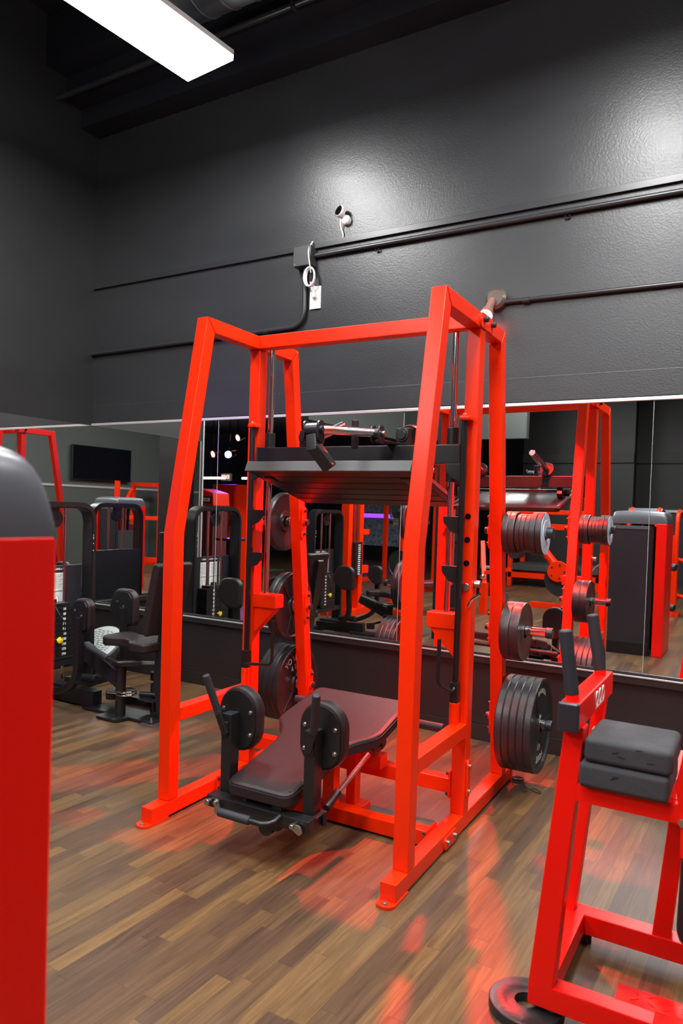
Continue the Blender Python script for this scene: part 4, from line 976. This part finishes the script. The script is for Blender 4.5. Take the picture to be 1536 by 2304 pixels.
# ------------------------------------------------------------------ things seen only in the mirrors
# cable tower
t = thing('cable_tower', 'tall red cable tower with grey weight stack, seen in the mirror', 'gym machine', (-4.45, 0.22, 0), 0)
for y in (0.19, -0.10):
    obj('upright', MB().box(-0.055, 0.055, y-0.05, y+0.05, 0.09, 1.70, 0.005), RED, t)
obj('base_beam', MB().box(-0.35, 0.14, 0.14, 0.25, 0.0, 0.10, 0.005), RED, t)
obj('base_beam', MB().box(-0.06, 0.06, -0.62, 0.14, 0.0, 0.09, 0.005), RED, t)
obj('top_beam', MB().box(-0.05, 0.05, -0.16, 0.25, 1.69, 1.79, 0.005), RED, t)
ws = MB()
for k in range(16): ws.box(0.0, 0.10, -0.05, 0.14, 0.52+0.026*k, 0.544+0.026*k, 0.002)
st = obj('weight_stack', ws, BLK, t)
nm = MB()
for k in range(15): nm.box(0.1, 0.1012, 0.0, 0.06, 0.527+0.026*k, 0.539+0.026*k, 0)
obj('stack_marks', nm, PAPER, st)
obj('guide_rod', MB().cyl((0.05, 0.0, 0.9), (0.05, 0.0, 1.7), 0.012).cyl((0.05, 0.09, 0.9), (0.05, 0.09, 1.7), 0.012), CHR, t)
obj('bracket', MB().box(-0.03, 0.03, -0.36, -0.14, 1.02, 1.09, 0.004).box(-0.03, 0.03, -0.36, -0.14, 0.52, 0.62, 0.004), RED, t)
# further red rack, dark red in the distance
def rack(name, label, x, y, rz, w_, d_, h_, group=None, cat='rack', plates=0):
    t = thing(name, label, cat, (x, y, 0), rz, group)
    for sx in (-1, 1):
        for sy in (-1, 1):
            obj('upright', MB().box(sx*w_/2-0.035, sx*w_/2+0.035, sy*d_/2-0.035, sy*d_/2+0.035, 0, h_, 0.004), RED, t)
    obj('top_beam', MB().box(-w_/2, w_/2, -d_/2-0.035, -d_/2+0.035, h_-0.07, h_, 0.004).box(-w_/2, w_/2, d_/2-0.035, d_/2+0.035, h_-0.07, h_, 0.004), RED, t)
    obj('base_beam', MB().box(-w_/2-0.035, -w_/2+0.035, -d_/2, d_/2, 0, 0.07, 0.004).box(w_/2-0.035, w_/2+0.035, -d_/2, d_/2, 0, 0.07, 0.004), RED, t)
    obj('side_beam', MB().box(-w_/2-0.035, -w_/2+0.035, -d_/2, d_/2, h_-0.07, h_, 0.004).box(w_/2-0.035, w_/2+0.035, -d_/2, d_/2, h_-0.07, h_, 0.004), RED, t)
    return t
r1 = rack('power_rack', 'tall red power rack standing behind the cable tower', -5.9, -3.9, 0.1, 1.1, 1.2, 2.3)
rack('squat_stand', 'low red squat stand by the right wall beyond the television', 1.55, -3.2, 0.1, 0.7, 0.9, 1.76)
# loaded bar pegs rack near
t = thing('plate_tree', 'red upright post with steel pegs holding round plates', 'plate rack', (-4.55, -1.55, 0), 0)
obj('post', MB().box(-0.035, 0.035, -0.035, 0.035, 0, 1.75, 0.004), RED, t)
obj('base_beam', MB().box(-0.03, 0.03, -0.4, 0.4, 0, 0.07, 0.004).box(-0.3, 0.3, -0.03, 0.03, 0, 0.07, 0.004), RED, t)
pg_ = MB()
for z in (0.55, 1.35): pg_.cyl((0.0, -0.25, z), (0.0, 0.25, z), 0.025)
obj('peg', pg_, STEEL, t)
for y, z, lab in ((0.14, 0.55, 'black round plate on the lower peg of the red post'), (0.14, 1.35, 'black round plate on the upper peg of the red post')):
    o = bpy.data.objects.new('weight_plate', ll); C.objects.link(o); o.location = (-4.55, -1.55+y, z); o.rotation_euler = (0, 0, PI/2); tag(o, lab, 'weight plate')
# flat bench with red top
t = thing('flat_bench', 'low black flat bench with a red pad by the cable tower', 'bench', (-3.75, -0.55, 0), 0.5)
obj('bench_pad', MB().box(-0.13, 0.13, -0.55, 0.55, 0.36, 0.43, 0.015, 3), VINR, t)
obj('frame', MB().box(-0.03, 0.03, -0.5, 0.5, 0.29, 0.36, 0.004).box(-0.25, 0.25, -0.48, -0.42, 0.0, 0.06, 0.004).box(-0.25, 0.25, 0.42, 0.48, 0, 0.06, 0.004).box(-0.03, 0.03, -0.48, -0.42, 0, 0.3, 0.004).box(-0.03, 0.03, 0.42, 0.48, 0, 0.3, 0.004), RED, t)
# bumper-like red post foot next to the leg press reflection
t = thing('preacher_bench', 'red bench post with black arm pad near the middle of the floor', 'bench', (-3.18, -1.12, 0), 0.2)
obj('post', MB().box(-0.045, 0.045, -0.045, 0.045, 0, 0.42, 0.005), RED, t)
obj('brace', MB().bar((0, 0, 0.40), (-0.25, -0.35, 0.95), 0.06, 0.05).bar((0.0, 0.0, 0.55), (0.35, -0.05, 0.62), 0.05, 0.05).bar((-0.25, -0.35, 0.9), (-0.28, -0.4, 0.0), 0.05, 0.05), RED, t)
obj('pad', MB().bar((-0.05, -0.2, 0.62), (-0.25, -0.45, 0.20), 0.25, 0.07, (0, 0, 1), 0.02), VINYL, t)
obj('knob', MB().ball((-0.02, 0.02, 0.50), 0.035), CHR, t)
# lever machine with round pivot plate and platform
t = thing('lever_row_machine', 'red plate loaded lever machine with round bolted pivot in the mirror', 'gym machine', (-2.49, -2.35, 0), 0)
obj('lever_arm', MB().tube([(-0.05, 0, 0.62), (-0.55, 0, 1.22)], 0.062, 14).tube([(-0.5, 0.02, 1.18), (-0.72, 0.02, 0.78)], 0.05, 12), RED, t)
obj('cross_tube', MB().box(-0.55, 0.5, -0.05, 0.05, 1.14, 1.22, 0.004).box(-0.6, 0.4, -0.05, 0.05, 1.36, 1.42, 0.004), RED, t)
p = obj('pivot_plate', MB().cyl((0.0, 0.06, 0.55), (0.0, 0.10, 0.55), 0.15, n=36, bev=0.004), RED, t)
bo = MB()
for k in range(5): bo.cyl((0.10*math.cos(k*1.257), 0.10, 0.55+0.10*math.sin(k*1.257)), (0.10*math.cos(k*1.257), 0.115, 0.55+0.10*math.sin(k*1.257)), 0.014, n=8)
obj('bolt', bo, CHR, p)
obj('roller_pad', MB().cyl((-0.62, -0.15, 0.78), (-0.62, 0.18, 0.78), 0.085, bev=0.01), DARK, t)
obj('counterweight', MB().cyl((0.06, 0.0, 0.44), (0.06, 0.05, 0.44), 0.26, n=40), DARK, t)
obj('frame', MB().box(0.12, 0.22, -0.05, 0.05, 0, 1.5, 0.004).box(-0.4, 0.5, -0.05, 0.05, 0, 0.08, 0.004), RED, t)
t = thing('lifting_platform', 'long black topped platform on red legs far in the mirror', 'platform', (-3.35, -5.75, 0), 0.0)
obj('deck', MB().box(-0.75, 0.85, -0.35, 0.45, 0.30, 0.42, 0.01), GREYD, t)
obj('rail', MB().box(-0.78, 0.9, 0.42, 0.50, 0.16, 0.26, 0.004).box(-0.78, 0.9, -0.4, -0.33, 0.16, 0.26, 0.004), RED, t)
for x in (-0.75, 0.85):
    for y in (0.46, -0.36): obj('leg', MB().box(x-0.04, x+0.04, y-0.04, y+0.04, 0, 1.05 if x < 0 else 0.26, 0.004), RED, t)
# row of red curved-top machines
def arch_machine(label, x, y, rz):
    t = thing('arch_top_machine', label, 'gym machine', (x, y, 0), rz, 'red arch topped machines')
    for xx in (-0.16, 0.16):
        obj('arch_frame', MB().tube(bend([(xx, -0.50, 1.40), (xx, 0.0, 1.47), (xx, 0.20, 1.40), (xx, 0.23, 1.1), (xx, 0.23, 0.02)], 0.22, 8), 0.028, 12), RED, t)
    obj('cap', MB().prism([(-0.42, 1.43), (-0.2, 1.475), (0.02, 1.475), (0.08, 1.44), (-0.2, 1.42)], 'x', -0.20, 0.20, 0.008), CAP, t)
    obj('body', MB().box(-0.10, 0.14, 0.02, 0.20, 0.05, 1.12, 0.01), RED, t)
    for z, yy in ((0.30, 0.1), (0.80, 0.12)):
        p = obj('foot_peg', MB().cyl((0.10, yy, z), (0.34, yy+0.10, z-0.04), 0.028), RED, t)
        obj('rubber_tip', MB().cyl((0.30, yy+0.083, z-0.033), (0.40, yy+0.125, z-0.05), 0.045, bev=0.008), DARK, p)
    obj('foot', MB().box(-0.2, 0.22, -0.05, 0.25, 0, 0.05, 0.004), RED, t)
    return t
am = arch_machine('red arch topped machine just behind the slate capped tower', -1.30, -1.75, 0)
dup(am, (-1.18, -3.0, 0), 0, 'second red arch topped machine in the row', 'red arch topped machines')
dup(am, (1.3, 0.9, 0), PI/2, 'red arch topped machine by the right wall', 'red arch topped machines')
# television and right wall things
t = thing('television', 'large black flat television high on the right wall', 'television', (RIGHT-0.005, -2.2, 2.12), -PI/2)
obj('screen', MB().box(-0.76, 0.76, -0.095, -0.085, -0.335, 0.335, 0.002), SCREEN, t)
obj('bezel', MB().box(-0.77, 0.77, -0.088, -0.04, -0.345, 0.345, 0.006), DARK, t)
obj('wall_bracket', MB().box(-0.2, 0.2, -0.05, 0, -0.2, 0.2, 0.004), BLK, t)
struct('trim_15b', MB().box(RIGHT-0.02, RIGHT, REAR, W, 1.62, 1.66, 0.003), ALU)
bpy.data.objects['trim_15b'].name = 'trim_16'
t = thing('incline_press_machine', 'red incline machine with burgundy pad by the right wall', 'gym machine', (0.75, -1.75, 0), 0.4)
obj('frame', MB().bar((0, -0.1, 0.0), (-0.10, 0.35, 0.95), 0.07, 0.09).box(-0.5, 0.4, -0.04, 0.04, 1.02, 1.09, 0.004).box(0.36, 0.44, -0.04, 0.04, 0, 1.75, 0.004).bar((0.4, 0, 1.0), (0.1, 0, 1.6), 0.06, 0.06).box(-0.5, 0.45, -0.05, 0.05, 0.22, 0.30, 0.004), RED, t)
obj('back_pad', MB().bar((-0.12, 0.45, 0.45), (-0.22, 0.60, 0.95), 0.26, 0.08, (0, 1, 0), 0.02), VINR, t)
obj('seat_pad', MB().box(-0.28, 0.05, 0.25, 0.60, 0.36, 0.43, 0.02, 3), VINYL, t)
# sign-topped machine and locker past the wall end
t = thing('selector_machine', 'tall dark red machine with a lettered header panel beyond the wall end', 'gym machine', (-6.9, 0.2, 0.012), 0.15)
obj('body', MB().box(-0.30, 0.30, -0.14, 0.14, 0, 1.33, 0.02), mat('maroon_shroud', (0.10, 0.018, 0.022), 0.4), t)
hp_ = obj('header', MB().prism([(-0.32, 1.32), (0.32, 1.32), (0.30, 1.50), (0.0, 1.56), (-0.30, 1.50)], 'y', -0.15, 0.155, 0.01), RED, t)
tm = MB(); text_mb(tm, 'BODY BUILDER', 0.070, frame_M((0, 0.158, 1.40), (-1, 0, 0), (0, 0, 1)), 0.001, 0.001)
obj('header_panel', MB().box(-0.29, 0.29, 0.15, 0.157, 1.345, 1.455, 0.002), mat('header_maroon', (0.12, 0.01, 0.015), 0.4), hp_)
obj('header_lettering', tm, PAPER, hp_)
obj('notice', MB().box(-0.08, 0.06, 0.14, 0.144, 0.95, 1.22, 0), PAPER, t)
t = thing('bottle', 'lime green drinks bottle standing on the thigh machine shroud ledge', 'bottle', (-5.75, 1.05, 0.93)); 
obj('bottle_body', MB().lathe([(0, 0), (0.03, 0), (0.032, 0.01), (0.032, 0.14), (0.015, 0.17), (0, 0.17)]), GREENP, t); obj('bottle_lid', MB().cyl((0, 0, 0.17), (0, 0, 0.20), 0.018), YEL, t)
t = thing('side_table', 'small dark pedestal beneath the lime bottle', 'table', (-5.75, 1.05, 0))
obj('table_top', MB().box(-0.15, 0.15, -0.15, 0.15, 0.90, 0.93, 0.004), BLK, t); obj('pedestal', MB().box(-0.05, 0.05, -0.05, 0.05, 0.0, 0.90, 0.004), BLK, t)
t = thing('locker', 'tall plain red locker past the end of the left wall', 'locker', (-8.35, -2.2, 0), 0.1)
obj('locker_body', MB().box(-0.30, 0.30, -0.25, 0.22, 0.0, 1.72, 0.006), RED, t)
obj('locker_door', MB().box(-0.28, 0.28, 0.22, 0.24, 0.06, 1.68, 0.004), RED, t)
obj('door_handle', MB().box(0.2, 0.23, 0.24, 0.27, 0.9, 1.1, 0.004), DARK, t)
# frosted panels with a purple strip on the far wall
t = thing('frosted_panel', 'pale speckled blue panels with a purple light strip on the far wall', 'wall panel', (-8.75, REAR-6+0.0, 1.0))
t.location.y = -9.0
SPK = mat('speckled_frosted_panel', (0.30, 0.36, 0.46), 0.5, var=0.6, vscale=14)
obj('panel_frame', MB().box(-1.05, 1.05, -0.05, 0.0, -1.0, 1.05, 0.004), BLK, t)
obj('panel_sheet', MB().box(-1.0, 1.0, 0.0, 0.02, 0.28, 1.0, 0.002).box(-1.0, 1.0, 0.0, 0.02, -0.6, 0.12, 0.002), SPK, t)
obj('light_strip', MB().box(-1.0, 1.0, 0.02, 0.04, 0.14, 0.25, 0.002), PURS, t)

# turf strip
o = tag(obj('turf_mat', MB().box(-11.5, -8.75, -4.5, 3.5, 0.0, 0.012, 0.002), TURF), 'bright green turf strip on the floor of the far gym', 'mat')
# stage lights and ceiling strips of the far gym
for i, (x, y, z, m, lab) in enumerate(((-9.516, -3.0, 2.361, REDL, 'left red stage light under the far ceiling'), (-9.097, -3.0, 2.356, PURL, 'purple stage light under the far ceiling'), (-9.073, -3.22, 2.70, REDL, 'upper red stage light under the far ceiling'))):
    t = thing('stage_light', lab, 'lamp', (x, y, z), 0.8, 'stage lights')
    d = Vector((0.4, 0.9, -0.3)).normalized()
    obj('housing', MB().cyl((0, 0, 0), -d*0.15, 0.07, 0.05), BLK, t)
    obj('lens', MB().cyl((0, 0, 0), d*0.01, 0.058), m, t)
    obj('yoke', MB().tube([(-0.08, 0, 0), (-0.08, 0, 0.12), (0.08, 0, 0.12), (0.08, 0, 0)], 0.006, 6).cyl((0, 0, 0.12), (0, 0, 3.20-z), 0.01), BLK, t)
o = tag(obj('drop_ceiling', MB().box(-12.5, -5.76, -6.5, 2.0, 3.20, 3.26, 0.0), CEILM), 'low black ceiling slab over the far gym', 'ceiling slab'); o['kind'] = 'structure'; del o['category']; o.name = 'ceiling_low'
for i, x in enumerate((-11.25, -9.9, -8.6)):
    t = thing('strip_light', f'{["left","middle","right"][i]} white strip light hanging in the far gym', 'light', (x, -5.0, 1.98), 0.1, 'strip lights in the far gym')
    obj('tube', MB().box(-0.45, 0.45, -0.03, 0.03, -0.02, 0.02, 0.004), PANELS, t)
    obj('hanger', MB().cyl((0, 0, 0.02), (0, 0, 1.22), 0.006), BLK, t)
t = thing('exit_sign', 'small lit exit sign in the far gym', 'sign', (-11.6, -6.0, 2.05), 0.1)
obj('sign_box', MB().box(-0.16, 0.16, -0.04, 0.03, -0.09, 0.09, 0.004), WHITE, t)
tm = MB(); text_mb(tm, 'EXIT', 0.13, frame_M((0, 0.033, 0), (-1, 0, 0), (0, 0, 1)), 0.002, 0.002); obj('sign_lettering', tm, EXITM, t)
pu = bpy.data.lights.new('purple_wash', 'SPOT'); pu.energy = 60; pu.color = (0.35, 0.12, 1.0); pu.spot_size = math.radians(70); pu.spot_blend = 0.6; pu.shadow_soft_size = 0.06
po_ = bpy.data.objects.new('purple_wash_light', pu); C.objects.link(po_); po_.location = (-9.05, -2.9, 2.34); po_.rotation_euler = (Vector((-3.2, 4.1, 2.0))-Vector((-9.05, -2.9, 2.34))).to_track_quat('-Z', 'Y').to_euler()
